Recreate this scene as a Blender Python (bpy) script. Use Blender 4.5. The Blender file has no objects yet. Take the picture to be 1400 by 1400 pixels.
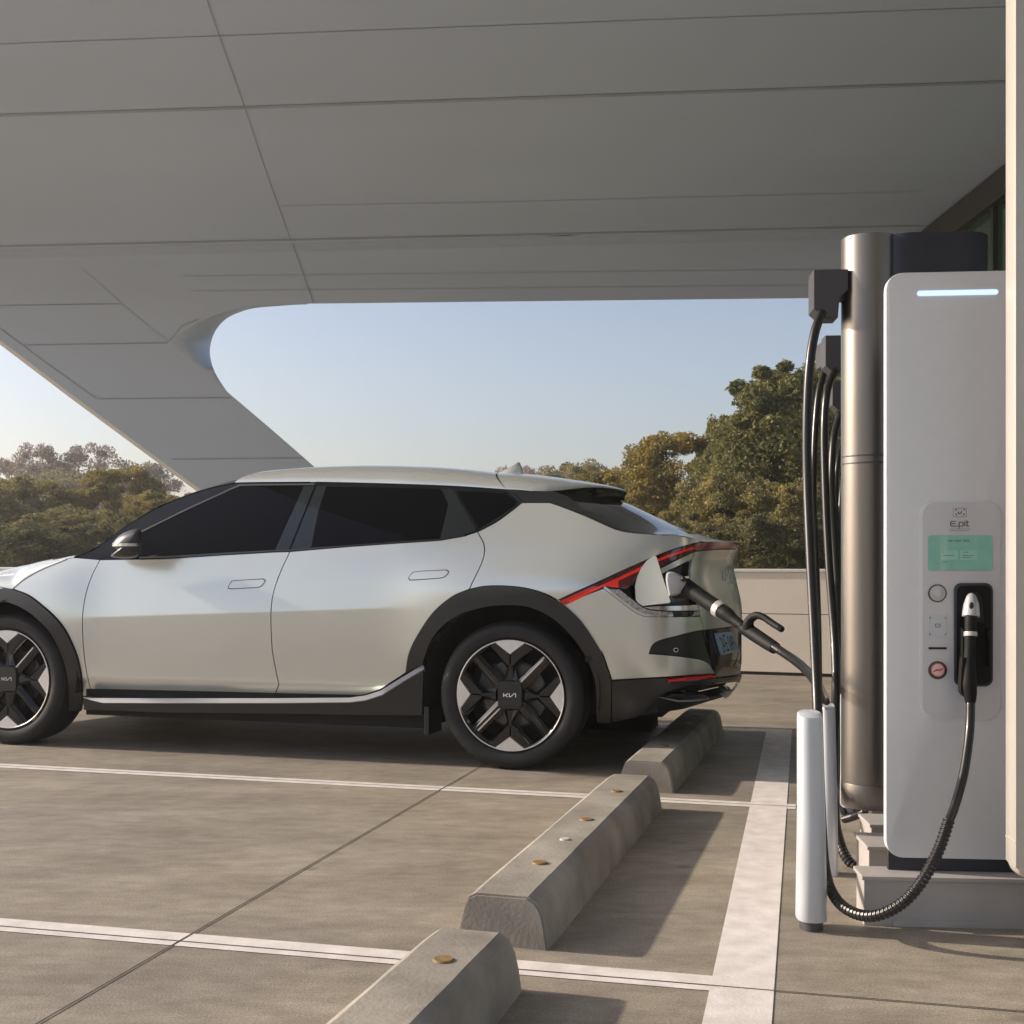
import bpy, bmesh, math, random
import numpy as np
from math import radians, sin, cos, pi
from mathutils import Vector, Matrix
from mathutils.geometry import delaunay_2d_cdt
random.seed(7); np.random.seed(7)
S = bpy.context.scene
C = S.collection

# ------------------------------------------------------------------ camera
F, CX, HY, EYE = 1626.0, 700.0, 767.0, 1.04      # focal length in photo pixels, principal column, horizon row, eye height
cam_d = bpy.data.cameras.new('camera'); cam = bpy.data.objects.new('camera', cam_d); C.objects.link(cam)
cam.location = (0, 0, EYE); cam.rotation_euler = (pi/2, 0, 0)
cam_d.sensor_width = 36; cam_d.lens = F/1400*36; cam_d.shift_y = (HY-700)/1400
cam_d.clip_start = .05; cam_d.clip_end = 4000
S.camera = cam
S.render.resolution_x = 1024; S.render.resolution_y = 1024

# ------------------------------------------------------------------ sky, sun, exposure
SUN = Vector((-2.2, .54, 1.0)).normalized()
w = bpy.data.worlds.new('World'); S.world = w; w.use_nodes = True
nt = w.node_tree; bg = nt.nodes['Background']
sky = nt.nodes.new('ShaderNodeTexSky'); sky.sky_type = 'NISHITA'; sky.sun_disc = False
sky.sun_elevation = math.asin(SUN.z); sky.sun_rotation = math.atan2(SUN.x, SUN.y)
sky.air_density = 1.0; sky.dust_density = 2.2; sky.ozone_density = 1.2; sky.altitude = 50
hs_ = nt.nodes.new('ShaderNodeHueSaturation'); hs_.inputs['Saturation'].default_value = .8
tint = nt.nodes.new('ShaderNodeMix'); tint.data_type = 'RGBA'; tint.blend_type = 'MULTIPLY'; tint.inputs[0].default_value = 1; tint.inputs[7].default_value = (1.01, .975, 1.01, 1)
nt.links.new(sky.outputs[0], hs_.inputs['Color']); nt.links.new(hs_.outputs[0], tint.inputs[6]); nt.links.new(tint.outputs[2], bg.inputs[0]); bg.inputs[1].default_value = .125
sd = bpy.data.lights.new('sun', 'SUN'); sd.energy = 4.1; sd.angle = radians(1.3); sd.color = (1.0, .87, .72)
so = bpy.data.objects.new('sun', sd); C.objects.link(so)
so.rotation_euler = SUN.to_track_quat('Z', 'Y').to_euler()
S.view_settings.view_transform = 'Standard'; S.view_settings.look = 'None'
S.view_settings.exposure = 0.42; S.view_settings.gamma = 1

# ------------------------------------------------------------------ helpers
def Wp(px, py, D): return (( px-CX)*D/F, D, EYE-(py-HY)*D/F)
def Gp(px, py, z=0.0):
    D = (EYE-z)*F/(py-HY); return ((px-CX)*D/F, D, z)

def node_mat(name):
    m = bpy.data.materials.new(name); m.use_nodes = True
    return m, m.node_tree, m.node_tree.nodes['Principled BSDF']
def mat(name, col, rough=.5, metal=0., coat=0., coat_r=.05, var=.0, scale=8., bump=0., emit=None, es=0., spec=.5, stretch=(1,1,1), bscale=None, detail=6):
    m, t, b = node_mat(name)
    b.inputs['Base Color'].default_value = (*col, 1); b.inputs['Roughness'].default_value = rough
    b.inputs['Metallic'].default_value = metal; b.inputs['Coat Weight'].default_value = coat
    b.inputs['Coat Roughness'].default_value = coat_r; b.inputs['Specular IOR Level'].default_value = spec
    if emit: b.inputs['Emission Color'].default_value = (*emit, 1); b.inputs['Emission Strength'].default_value = es
    tc = t.nodes.new('ShaderNodeTexCoord'); mp = t.nodes.new('ShaderNodeMapping'); mp.inputs['Scale'].default_value = stretch
    t.links.new(tc.outputs['Object'], mp.inputs[0])
    n = t.nodes.new('ShaderNodeTexNoise'); n.inputs['Scale'].default_value = scale; n.inputs['Detail'].default_value = detail
    t.links.new(mp.outputs[0], n.inputs['Vector'])
    v = max(var, .02)
    r = t.nodes.new('ShaderNodeValToRGB'); r.color_ramp.elements[0].position = .3; r.color_ramp.elements[1].position = .7
    r.color_ramp.elements[0].color = (*[c*(1-v) for c in col], 1); r.color_ramp.elements[1].color = (*[min(1, c*(1+v)) for c in col], 1)
    t.links.new(n.outputs[0], r.inputs[0]); t.links.new(r.outputs[0], b.inputs['Base Color'])
    if bump:
        bn = t.nodes.new('ShaderNodeBump'); bn.inputs['Strength'].default_value = bump; bn.inputs['Distance'].default_value = .01
        n2 = t.nodes.new('ShaderNodeTexNoise'); n2.inputs['Scale'].default_value = bscale or scale*6; n2.inputs['Detail'].default_value = 4
        t.links.new(mp.outputs[0], n2.inputs['Vector'])
        t.links.new(n2.outputs[0], bn.inputs['Height']); t.links.new(bn.outputs[0], b.inputs['Normal'])
    return m

def mk(name, verts, faces, m, parent=None, smooth=False, normals=None):
    me = bpy.data.meshes.new(name); me.from_pydata([tuple(map(float, v)) for v in verts], [], faces)
    me.materials.append(m); me.update()
    if smooth or normals is not None:
        me.polygons.foreach_set('use_smooth', [True]*len(me.polygons))
    if normals is not None: me.normals_split_custom_set_from_vertices([tuple(map(float, n)) for n in normals])
    o = bpy.data.objects.new(name, me); C.objects.link(o)
    if parent: o.parent = parent
    return o
def mkbm(name, bm, m, parent=None, smooth=False, angle=None):
    me = bpy.data.meshes.new(name); bm.normal_update(); bm.to_mesh(me); bm.free(); me.materials.append(m)
    if smooth:
        me.polygons.foreach_set('use_smooth', [True]*len(me.polygons))
        me.set_sharp_from_angle(angle=radians(angle or 35))
    o = bpy.data.objects.new(name, me); C.objects.link(o)
    if parent: o.parent = parent
    return o
def thing(name, label, cat, loc=(0,0,0), rz=0, group=None):
    o = bpy.data.objects.new(name, None); C.objects.link(o); o.location = loc; o.rotation_euler = (0,0,rz)
    o.empty_display_size = .2
    o['label'] = label; o['category'] = cat
    if group: o['group'] = group
    return o
def tag(o, label=None, cat=None, group=None, kind=None):
    if label: o['label'] = label
    if cat: o['category'] = cat
    if group: o['group'] = group
    if kind: o['kind'] = kind
    return o
def box(bm, x0,x1,y0,y1,z0,z1, bevel=0, M=None):
    r = bmesh.ops.create_cube(bm, size=1)
    vs = r['verts']
    for v in vs:
        v.co = Vector(((x0+x1)/2+v.co.x*(x1-x0), (y0+y1)/2+v.co.y*(y1-y0), (z0+z1)/2+v.co.z*(z1-z0)))
        if M: v.co = M @ v.co
    if bevel:
        es = list({e for v in vs for e in v.link_edges})
        bmesh.ops.bevel(bm, geom=es, offset=bevel, segments=2, profile=.6, affect='EDGES')
def prism(bm, poly, axis, a, b, bevel=0):
    """poly in 2D extruded along axis ('x','y','z') between a and b"""
    def P(p, t):
        return {'y': (p[0], t, p[1]), 'x': (t, p[0], p[1]), 'z': (p[0], p[1], t)}[axis]
    A = [bm.verts.new(P(p, a)) for p in poly]; B = [bm.verts.new(P(p, b)) for p in poly]
    fs = [bm.faces.new(A), bm.faces.new(B[::-1])]
    n = len(poly)
    for i in range(n): fs.append(bm.faces.new((A[i], B[i], B[(i+1)%n], A[(i+1)%n])))
    if bevel:
        es = list(fs[0].edges)+list(fs[1].edges)
        bmesh.ops.bevel(bm, geom=es, offset=bevel, segments=2, profile=.6, affect='EDGES')
    bmesh.ops.recalc_face_normals(bm, faces=bm.faces[:])
def rrect(x0, x1, z0, z1, r, n=6):
    out = []
    for cx, cz, a0 in ((x1-r, z0+r, -90), (x1-r, z1-r, 0), (x0+r, z1-r, 90), (x0+r, z0+r, 180)):
        for i in range(n+1):
            a = radians(a0+90*i/n); out.append((cx+r*cos(a), cz+r*sin(a)))
    return out
def disc(cx, cz, r, n=28): return [(cx+r*cos(2*pi*i/n), cz+r*sin(2*pi*i/n)) for i in range(n)]
def catmull(pts, per=8):
    P = [np.array(p, float) for p in pts]; P = [2*P[0]-P[1]]+P+[2*P[-1]-P[-2]]
    out = []
    for i in range(1, len(P)-2):
        for k in range(per):
            t = k/per
            out.append(.5*((2*P[i])+(-P[i-1]+P[i+1])*t+(2*P[i-1]-5*P[i]+4*P[i+1]-P[i+2])*t*t+(-P[i-1]+3*P[i]-3*P[i+1]+P[i+2])*t**3))
    out.append(P[-2]); return out
def tube(pts, r, n=12, rib=None, cap=True):
    """verts, faces of a tube; r float or list; rib=(start,end,pitch,depth) corrugation by arc length fraction"""
    P = [Vector(p) for p in pts]; V = []; Fc = []
    up = Vector((0,0,1)); prev = None
    for i, p in enumerate(P):
        d = (P[min(i+1, len(P)-1)]-P[max(i-1, 0)]).normalized()
        if prev is None:
            a = d.cross(up); a = a if a.length > .1 else d.cross(Vector((1,0,0)))
            a.normalize()
        else: a = (prev-d*prev.dot(d)).normalized()
        prev = a; b = d.cross(a)
        rr = r[i] if hasattr(r, '__len__') else r
        for k in range(n):
            t = 2*pi*k/n; V.append(p+(a*cos(t)+b*sin(t))*rr)
    for i in range(len(P)-1):
        for k in range(n):
            Fc.append((i*n+k, i*n+(k+1)%n, (i+1)*n+(k+1)%n, (i+1)*n+k))
    if cap: Fc.append(tuple(range(n))[::-1]); Fc.append(tuple((len(P)-1)*n+k for k in range(n)))
    return V, Fc
def resample(pts, step):
    P = np.array(pts, float); d = np.r_[0, np.cumsum(np.linalg.norm(np.diff(P, axis=0), axis=1))]
    n = max(2, int(d[-1]/step)); t = np.linspace(0, d[-1], n+1)
    return np.stack([np.interp(t, d, P[:, k]) for k in range(P.shape[1])], 1)
def ribbed(pts, r, pitch=.016, depth=.003):
    Q = resample(pts, pitch/4); rr = [r+(depth if (i % 4) in (0, 1) else -depth*.4) for i in range(len(Q))]
    return Q, rr
def join_vf(parts):
    V = []; Fc = []
    for v, f in parts:
        o = len(V); V += [tuple(p) for p in v]; Fc += [tuple(i+o for i in q) for q in f]
    return V, Fc
def cspline(x, y):
    x = np.array(x, float); y = np.array(y, float); n = len(x); h = np.diff(x)
    A = np.eye(n); b = np.zeros(n)
    for i in range(1, n-1):
        A[i, i-1] = h[i-1]; A[i, i] = 2*(h[i-1]+h[i]); A[i, i+1] = h[i]
        b[i] = 6*((y[i+1]-y[i])/h[i]-(y[i]-y[i-1])/h[i-1])
    M = np.linalg.solve(A, b)
    def f(q):
        q = np.asarray(q, float); qc = np.clip(q, x[0], x[-1]); i = np.clip(np.searchsorted(x, qc)-1, 0, n-2)
        t = qc-x[i]; hh = h[i]
        return y[i]+t*((y[i+1]-y[i])/hh-hh*(2*M[i]+M[i+1])/6)+t*t*M[i]/2+t**3*(M[i+1]-M[i])/(6*hh)
    return f
def pchip(x, y):
    x = np.array(x, float); y = np.array(y, float); h = np.diff(x); dl = np.diff(y)/h; n = len(x)
    m = np.zeros(n); m[0] = dl[0]; m[-1] = dl[-1]
    for i in range(1, n-1):
        if dl[i-1]*dl[i] > 0:
            w1 = 2*h[i]+h[i-1]; w2 = h[i]+2*h[i-1]; m[i] = (w1+w2)/(w1/dl[i-1]+w2/dl[i])
    def f(q):
        q = np.clip(np.asarray(q, float), x[0], x[-1]); i = np.clip(np.searchsorted(x, q)-1, 0, n-2)
        t = (q-x[i])/h[i]; t2 = t*t; t3 = t2*t
        return (2*t3-3*t2+1)*y[i]+(t3-2*t2+t)*h[i]*m[i]+(-2*t3+3*t2)*y[i+1]+(t3-t2)*h[i]*m[i+1]
    return f
def sstep(a, b, x):
    t = np.clip((np.asarray(x, float)-a)/(b-a), 0, 1); return t*t*(3-2*t)
def inpoly(px, py, poly):
    px = np.asarray(px); py = np.asarray(py); c = np.zeros(px.shape, bool); n = len(poly); j = n-1
    for i in range(n):
        xi, yi = poly[i]; xj, yj = poly[j]
        if yi != yj:
            c ^= ((yi > py) != (yj > py)) & (px < (xj-xi)*(py-yi)/(yj-yi)+xi)
        j = i
    return c
def segdist(x, y, poly):
    d = np.full(x.shape, 1e9); n = len(poly)
    for i in range(n):
        ax, ay = poly[i]; bx, by = poly[(i+1) % n]; dx, dy = bx-ax, by-ay; L = dx*dx+dy*dy+1e-12
        t = np.clip(((x-ax)*dx+(y-ay)*dy)/L, 0, 1); d = np.minimum(d, np.hypot(x-ax-t*dx, y-ay-t*dy))
    return d
def cdt(poly, inner, holes=()):
    V = [Vector((float(a), float(b))) for a, b in poly]; n = len(V); E = [(i, (i+1) % n) for i in range(n)]
    V += [Vector((float(a), float(b))) for a, b in inner]
    r = delaunay_2d_cdt(V, E, [], 0, 1e-7)
    vs = [(v.x, v.y) for v in r[0]]; fs = r[2]
    P = np.array(vs); cx = np.array([P[list(f)].mean(0) for f in fs])
    k = inpoly(cx[:, 0], cx[:, 1], poly)
    return vs, [tuple(f) for f, q in zip(fs, k) if q]

# ------------------------------------------------------------------ materials
def concrete_ground():
    m, t, b = node_mat('parking_concrete')
    tc = t.nodes.new('ShaderNodeTexCoord'); mp = t.nodes.new('ShaderNodeMapping')
    mp.inputs['Rotation'].default_value = (0, 0, radians(10)); mp.inputs['Scale'].default_value = (.75, 1.5, 1)
    t.links.new(tc.outputs['Object'], mp.inputs[0])
    def noise(sc, det, src):
        n = t.nodes.new('ShaderNodeTexNoise'); n.inputs['Scale'].default_value = sc; n.inputs['Detail'].default_value = det
        n.inputs['Roughness'].default_value = .62; t.links.new(src, n.inputs['Vector']); return n
    n1 = noise(2.2, 8, mp.outputs[0]); n2 = noise(11, 6, mp.outputs[0]); n3 = noise(160, 3, tc.outputs['Object']); n4 = noise(.35, 3, tc.outputs['Object'])
    def ramp(n, a, ca, c, cc):
        r = t.nodes.new('ShaderNodeValToRGB'); e = r.color_ramp.elements
        e[0].position = a; e[0].color = (*ca, 1); e[1].position = c; e[1].color = (*cc, 1); t.links.new(n.outputs[0], r.inputs[0]); return r
    r1 = ramp(n1, .33, (.265, .23, .188), .70, (.405, .36, .298)); r2 = ramp(n2, .35, (.82, .82, .82), .68, (1.14, 1.13, 1.12))
    r3 = ramp(n3, .3, (.70, .70, .70), .7, (1.25, 1.25, 1.25)); r4 = ramp(n4, .35, (.80, .81, .84), .65, (1.10, 1.08, 1.02))
    cur = r1.outputs[0]
    for r in (r2, r3, r4):
        mx = t.nodes.new('ShaderNodeMix'); mx.data_type = 'RGBA'; mx.blend_type = 'MULTIPLY'; mx.inputs[0].default_value = 1
        t.links.new(cur, mx.inputs[6]); t.links.new(r.outputs[0], mx.inputs[7]); cur = mx.outputs[2]
    t.links.new(cur, b.inputs['Base Color'])
    b.inputs['Roughness'].default_value = .62; b.inputs['Specular IOR Level'].default_value = .45
    # hairline cracks and small dark spots
    vo = t.nodes.new('ShaderNodeTexVoronoi'); vo.feature = 'DISTANCE_TO_EDGE'; vo.inputs['Scale'].default_value = .22; vo.inputs['Randomness'].default_value = 1
    wv = t.nodes.new('ShaderNodeTexNoise'); wv.inputs['Scale'].default_value = 2.5; wv.inputs['Detail'].default_value = 6; t.links.new(tc.outputs['Object'], wv.inputs['Vector'])
    ad = t.nodes.new('ShaderNodeMix'); ad.data_type = 'RGBA'; ad.blend_type = 'ADD'; ad.inputs[0].default_value = .45; t.links.new(tc.outputs['Object'], ad.inputs[6]); t.links.new(wv.outputs[1], ad.inputs[7]); t.links.new(ad.outputs[2], vo.inputs['Vector'])
    cr_ = t.nodes.new('ShaderNodeValToRGB'); cr_.color_ramp.elements[0].position = .0; cr_.color_ramp.elements[0].color = (.72, .71, .70, 1); cr_.color_ramp.elements[1].position = .0016; cr_.color_ramp.elements[1].color = (1, 1, 1, 1); t.links.new(vo.outputs[0], cr_.inputs[0])
    v2 = t.nodes.new('ShaderNodeTexVoronoi'); v2.inputs['Scale'].default_value = 2.3; t.links.new(tc.outputs['Object'], v2.inputs['Vector'])
    sp_ = t.nodes.new('ShaderNodeValToRGB'); sp_.color_ramp.elements[0].position = .035; sp_.color_ramp.elements[0].color = (.55, .53, .50, 1); sp_.color_ramp.elements[1].position = .075; sp_.color_ramp.elements[1].color = (1, 1, 1, 1); t.links.new(v2.outputs[0], sp_.inputs[0])
    for r in (sp_,):
        mx = t.nodes.new('ShaderNodeMix'); mx.data_type = 'RGBA'; mx.blend_type = 'MULTIPLY'; mx.inputs[0].default_value = .6
        t.links.new(cur, mx.inputs[6]); t.links.new(r.outputs[0], mx.inputs[7]); cur = mx.outputs[2]
    t.links.new(cur, b.inputs['Base Color'])
    bn = t.nodes.new('ShaderNodeBump'); bn.inputs['Strength'].default_value = .32; bn.inputs['Distance'].default_value = .004
    t.links.new(n3.outputs[0], bn.inputs['Height']); t.links.new(bn.outputs[0], b.inputs['Normal'])
    return m
M = {}
M['concrete'] = concrete_ground()
M['paint_line'] = mat('worn_white_line', (.74, .69, .66), .7, var=.13, scale=14, bump=.12, bscale=120)
M['joint'] = mat('dark_joint', (.06, .055, .05), .9, var=.4, scale=40)
M['stop'] = mat('cast_concrete', (.31, .285, .245), .8, var=.30, scale=5, bump=.2, bscale=90, detail=9)
M['brass'] = mat('rusty_bolt', (.26, .17, .075), .7, metal=.2, var=.3, scale=40)
M['grout'] = mat('pale_grout', (.5, .48, .44), .8, var=.2, scale=30)
M['car'] = mat('pearl_silver_paint', (.76, .785, .74), .27, metal=.62, coat=.6, coat_r=.10, var=.012, scale=3)
M['clad'] = mat('dark_cladding', (.014, .0145, .0165), .36, var=.08, scale=20, coat=.15, coat_r=.2)
M['piano'] = mat('gloss_black', (.007, .008, .010), .06, spec=.3, coat=.2, coat_r=.02)
M['pillar'] = mat('gloss_pillar', (.012, .018, .021), .10, coat=.35, coat_r=.03)
M['glass'] = mat('tinted_glass', (.002, .0025, .004), .02, spec=.14)
M['rglass'] = mat('rear_tinted_glass', (.012, .012, .012), .04, spec=.6)
M['under'] = mat('black_underbody', (.012, .012, .012), .9, var=.2)
M['chrome'] = mat('satin_chrome', (.72, .71, .72), .22, metal=.9, var=.03)
M['sill_metal'] = mat('sill_metal', (.50, .49, .47), .42, metal=.45, var=.03)
M['silver'] = mat('machined_silver', (.82, .80, .79), .36, metal=.7, var=.04, scale=60)
M['tyre'] = mat('rubber', (.009, .0095, .0115), .62, var=.15, scale=30, bump=.2, bscale=120)
M['rimblack'] = mat('rim_gloss_black', (.006, .006, .008), .07, coat=.7, coat_r=.03, metal=.25)
M['disc'] = mat('brake_disc', (.09, .09, .09), .35, metal=.9, var=.1)
M['red'] = mat('red_lens', (.62, .012, .012), .08, coat=.6, coat_r=.02, emit=(1, .02, .01), es=.05)
M['redlit'] = mat('red_lens_bright', (.8, .02, .01), .1, coat=.5, emit=(1, .03, .02), es=.12)
M['reddark'] = mat('red_lens_dark', (.10, .004, .006), .08, coat=.7, coat_r=.02, var=.5, scale=40)
M['redpale'] = mat('red_lens_pale', (.38, .09, .09), .15, coat=.6, coat_r=.05)
M['crystal'] = mat('clear_lamp', (.45, .45, .46), .16, metal=.5, coat=.8, var=.5, scale=110, bump=.8, bscale=90)
M['port'] = mat('port_plastic', (.045, .045, .055), .5, var=.1)
M['plate'] = mat('licence_plate_blue', (.42, .62, .85), .4, var=.03)
M['ink'] = mat('black_ink', (.01, .01, .01), .5)
M['white_logo'] = mat('logo_white', (.85, .85, .85), .3)
M['ceil'] = mat('canopy_panel', (.55, .635, .765), .42, var=.035, scale=.5, stretch=(.4, 1.6, 1), spec=.5)
M['groove'] = mat('panel_joint_grey', (.38, .415, .47), .6, var=.1, scale=5)
M['groove_dark'] = mat('panel_joint_dark', (.12, .12, .125), .6, var=.1, scale=5)
M['groove_faint'] = mat('panel_joint_faint', (.505, .585, .705), .6, var=.05, scale=5)
M['sunlit_white'] = mat('canopy_sunlit_edge', (.82, .80, .76), .4)
M['wall'] = mat('barrier_wall', (.86, .78, .69), .7, var=.05, scale=1.2, bump=.2, bscale=60)
M['cap'] = mat('wall_cap', (.78, .77, .75), .5, var=.05)
M['bronze'] = mat('champagne_metal', (.245, .225, .205), .36, metal=.88, var=.03, scale=5)
M['darkmetal'] = mat('dark_anodised', (.045, .047, .06), .38, metal=.5, var=.06, scale=12)
M['head'] = mat('dark_grey_housing', (.085, .083, .088), .45, metal=.3, var=.06)
M['charger'] = mat('silver_white_panel', (.70, .72, .75), .42, metal=.12, var=.02, scale=30, bump=.05, bscale=300)
M['inset'] = mat('grey_console', (.63, .64, .68), .4, metal=.2, var=.03, scale=8)
M['screen'] = mat('teal_screen', (.16, .34, .29), .12, coat=.6, var=.12, scale=18, emit=(.15, .36, .29), es=.16)
M['screen_lite'] = mat('teal_screen_light', (.20, .39, .34), .12, coat=.6, emit=(.2, .42, .35), es=.16)
M['strip'] = mat('blue_white_light', (.8, .9, 1), .3, emit=(.50, .72, 1.0), es=.72)
M['navy'] = mat('holster_plastic', (.02, .022, .042), .3, coat=.4, coat_r=.1, var=.1)
M['black'] = mat('black_plastic', (.009, .009, .01), .6, spec=.22, var=.1, scale=30)
M['cable'] = mat('black_cable', (.012, .011, .011), .34, coat=.1, coat_r=.1, var=.1)
M['nose'] = mat('grey_connector', (.52, .53, .55), .3, metal=.3, var=.03)
M['collar'] = mat('pale_collar', (.62, .59, .54), .35, metal=.4)
M['post'] = mat('white_post', (.58, .62, .665), .33, metal=.15, var=.02)
M['plinth'] = mat('grey_steel_plinth', (.47, .44, .42), .5, metal=.15, var=.08, scale=8, bump=.1)
M['housing'] = mat('cream_housing', (.60, .565, .52), .32, metal=.3, var=.03)
M['green_glass'] = mat('green_glass', (.045, .10, .060), .12, coat=.5, var=.3, scale=1.2)
M['beam'] = mat('dark_beam', (.06, .06, .055), .5, var=.1)
M['pink'] = mat('stop_button_face', (.75, .55, .56), .35)
M['redring'] = mat('stop_button_ring', (.65, .12, .10), .35)
M['grass'] = mat('dry_grass', (.10, .095, .045), .9, var=.35, scale=2)
M['bark'] = mat('bark', (.09, .07, .055), .9, var=.3, scale=12, bump=.6)
def leaf_mat(name, col, col2):
    m, t, b = node_mat(name)
    ob = t.nodes.new('ShaderNodeTexCoord'); n = t.nodes.new('ShaderNodeTexNoise'); n.inputs['Scale'].default_value = 1.3; n.inputs['Detail'].default_value = 5
    t.links.new(ob.outputs['Object'], n.inputs['Vector'])
    r = t.nodes.new('ShaderNodeValToRGB'); e = r.color_ramp.elements; e[0].position = .38; e[0].color = (*col, 1); e[1].position = .62; e[1].color = (*col2, 1)
    t.links.new(n.outputs[0], r.inputs[0]); t.links.new(r.outputs[0], b.inputs['Base Color'])
    b.inputs['Roughness'].default_value = .55; b.inputs['Specular IOR Level'].default_value = .25
    tr = t.nodes.new('ShaderNodeBsdfTranslucent'); t.links.new(r.outputs[0], tr.inputs[0])
    mx = t.nodes.new('ShaderNodeMixShader'); mx.inputs[0].default_value = .38
    t.links.new(b.outputs[0], mx.inputs[1]); t.links.new(tr.outputs[0], mx.inputs[2])
    t.links.new(mx.outputs[0], t.nodes['Material Output'].inputs[0]); return m
M['leaf_gold'] = leaf_mat('leaves_golden', (.16, .14, .038), (.37, .275, .065))
M['leaf_green'] = leaf_mat('leaves_green', (.095, .11, .038), (.25, .235, .08))
M['leaf_olive'] = leaf_mat('leaves_olive', (.14, .135, .05), (.38, .31, .11))
M['leaf_hazed'] = leaf_mat('leaves_haze_tint', (.16, .12, .09), (.34, .25, .18))  # haze over the far trees put into a pinkish leaf colour
M['leaf_dark'] = leaf_mat('leaves_dark', (.075, .08, .033), (.21, .185, .07))

# ------------------------------------------------------------------ ground
g = mk('ground', [(-300,-60,0),(300,-60,0),(300,19,0),(-300,19,0)], [(0,1,2,3)], M['concrete']); tag(g, kind='structure')
g2 = mk('grass_field', [(-900,19,-.02),(900,19,-.02),(900,2500,-.02),(-900,2500,-.02)], [(0,1,2,3)], M['grass']); tag(g2, kind='structure')
def strip(p, q, wid, z, name, m):
    """flat strip on the ground from p to q (world xy) of width wid"""
    a = Vector((p[0], p[1])); b = Vector((q[0], q[1])); d = (b-a).normalized(); n = Vector((-d.y, d.x))*wid/2
    return [(a.x+n.x, a.y+n.y, z), (a.x-n.x, a.y-n.y, z), (b.x-n.x, b.y-n.y, z), (b.x+n.x, b.y+n.y, z)]
def strips(name, L, z, m):
    V = []; Fc = []
    for p, q, wd in L:
        s = strip(p, q, wd, z, name, m); o = len(V); V += s; Fc.append((o, o+1, o+2, o+3))
    o = mk(name, V, Fc, m); return tag(o, kind='structure')
def ext(p, q, a, b):
    p = np.array(p[:2]); q = np.array(q[:2]); d = (q-p)/np.linalg.norm(q-p); return tuple(p-d*a), tuple(q+d*b)
lA = ext(Gp(0, 1264.5), Gp(985, 1346), 14, 0)
lB = ext(Gp(0, 1047), Gp(1088, 1103.5), 14, 0)
lC = ext(Gp(873, 993), Gp(1078, 1000), 18, 0)
lR = ext(Gp(1007.5, 1400), Gp(1065.5, 998), 3.2, 0.02)
strips('parking_lines', [(*lR, .152)], .0022, M['paint_line'])
strips('stall_lines', [(*lA, .105), (*lB, .10), (*lC, .12)], .0018, M['paint_line'])
lX = np.array(lA[1])+np.array([math.cos(radians(13.8)), -math.sin(radians(13.8))])*8
jY = ext(Gp(52, 1400), Gp(640, 1058), 3, 9)
jY2 = (Gp(-900, 1300), Gp(-300, 1000))
strips('slab_joints', [(lA[0], tuple(lX), .0055), (*lB, .006), (*jY, .006), (*ext(Gp(1005,1300),Gp(1400,1320),12,3), .0)], .0028, M['joint'])

# ------------------------------------------------------------------ wheel stops
AX = radians(16.4)
def wheel_stop(near, length, label, bolts, rz=-AX):
    t = thing('wheel_stop', label, 'wheel stop', (near[0], near[1], 0), rz, 'concrete wheel stops in a staggered row')
    prof = [(0,0),(-.008,.055),(-.016,.095),(-.033,.126),(-.058,.14),(-.205,.14),(-.226,.128),(-.240,.09),(-.262,0)]
    bm = bmesh.new(); n = 22
    rings = []
    for i in range(n+1):
        y = length*i/n; e = 0
        k = 1.0
        if i in (0, n): k = .985
        rings.append([bm.verts.new((-.131+(p[0]+.131)*k+random.uniform(-.0006,.0006), y, p[1]*k+random.uniform(-.0006,.0006))) for p in prof])
    for i in range(n):
        for j in range(len(prof)-1): bm.faces.new((rings[i][j], rings[i][j+1], rings[i+1][j+1], rings[i+1][j]))
    bm.faces.new(rings[0]); bm.faces.new(rings[-1][::-1])
    bmesh.ops.recalc_face_normals(bm, faces=bm.faces[:])
    es = list({e for f in (bm.faces[-1], bm.faces[-2]) for e in f.edges}); 
    bmesh.ops.bevel(bm, geom=es, offset=.006, segments=2, affect='EDGES')
    mkbm('stop_body', bm, M['stop'], t, smooth=True, angle=25)
    for yy, m, r in bolts:
        b = bmesh.new(); x = -.118
        bmesh.ops.create_cone(b, cap_ends=True, segments=20, radius1=r, radius2=r*.82, depth=.006, matrix=Matrix.Translation((x, yy, .142)))
        mkbm('bolt_cap', b, M[m], t)
    return t
wheel_stop(Gp(750,1300), 1.89, 'middle concrete wheel stop, mostly in the sun right of the rear wheel', [(.35,'brass',.026),(.66,'grout',.018),(.97,'brass',.026),(1.5,'brass',.024)])
wheel_stop(Gp(922,1085), 1.98, 'grey concrete wheel stop lying under the rear bumper, half in car shadow', [(.45,'brass',.026),(1.0,'brass',.026),(1.3,'grout',.018),(1.6,'brass',.026)])
n3 = Gp(715,1355); wheel_stop((n3[0]-sin(AX)*1.9, n3[1]-cos(AX)*1.9), 1.9, 'nearest grey concrete wheel stop, cut off by the bottom of the picture', [(.4,'brass',.026),(1.0,'grout',.018),(1.66,'brass',.026)])

# ------------------------------------------------------------------ barrier wall
def lotx(p, a, r=13.8): return (p[0]+cos(radians(r))*a, p[1]-sin(radians(r))*a)
wt = thing('barrier_wall', 'low cream white barrier wall behind the car at the edge of the parking deck', 'wall', (*Gp(1005, 921.5)[:2], 0), -radians(20))
for x0, x1 in ((-24, -12.03), (-12, -3.53), (-3.5, 6.97), (7, 16)):
    bm = bmesh.new(); box(bm, x0, x1, 0, .25, .03, .555); mkbm('lower_panel', bm, M['wall'], wt)
    bm = bmesh.new(); box(bm, x0, x1, .002, .25, .562, .935); mkbm('upper_panel', bm, M['wall'], wt)
bm = bmesh.new(); box(bm, -24, 16, .02, .23, 0, .93); mkbm('core', bm, M['joint'], wt)
bm = bmesh.new(); box(bm, -24, 16, -.015, .27, .937, .967, .006); mkbm('cap', bm, M['cap'], wt)

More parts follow.
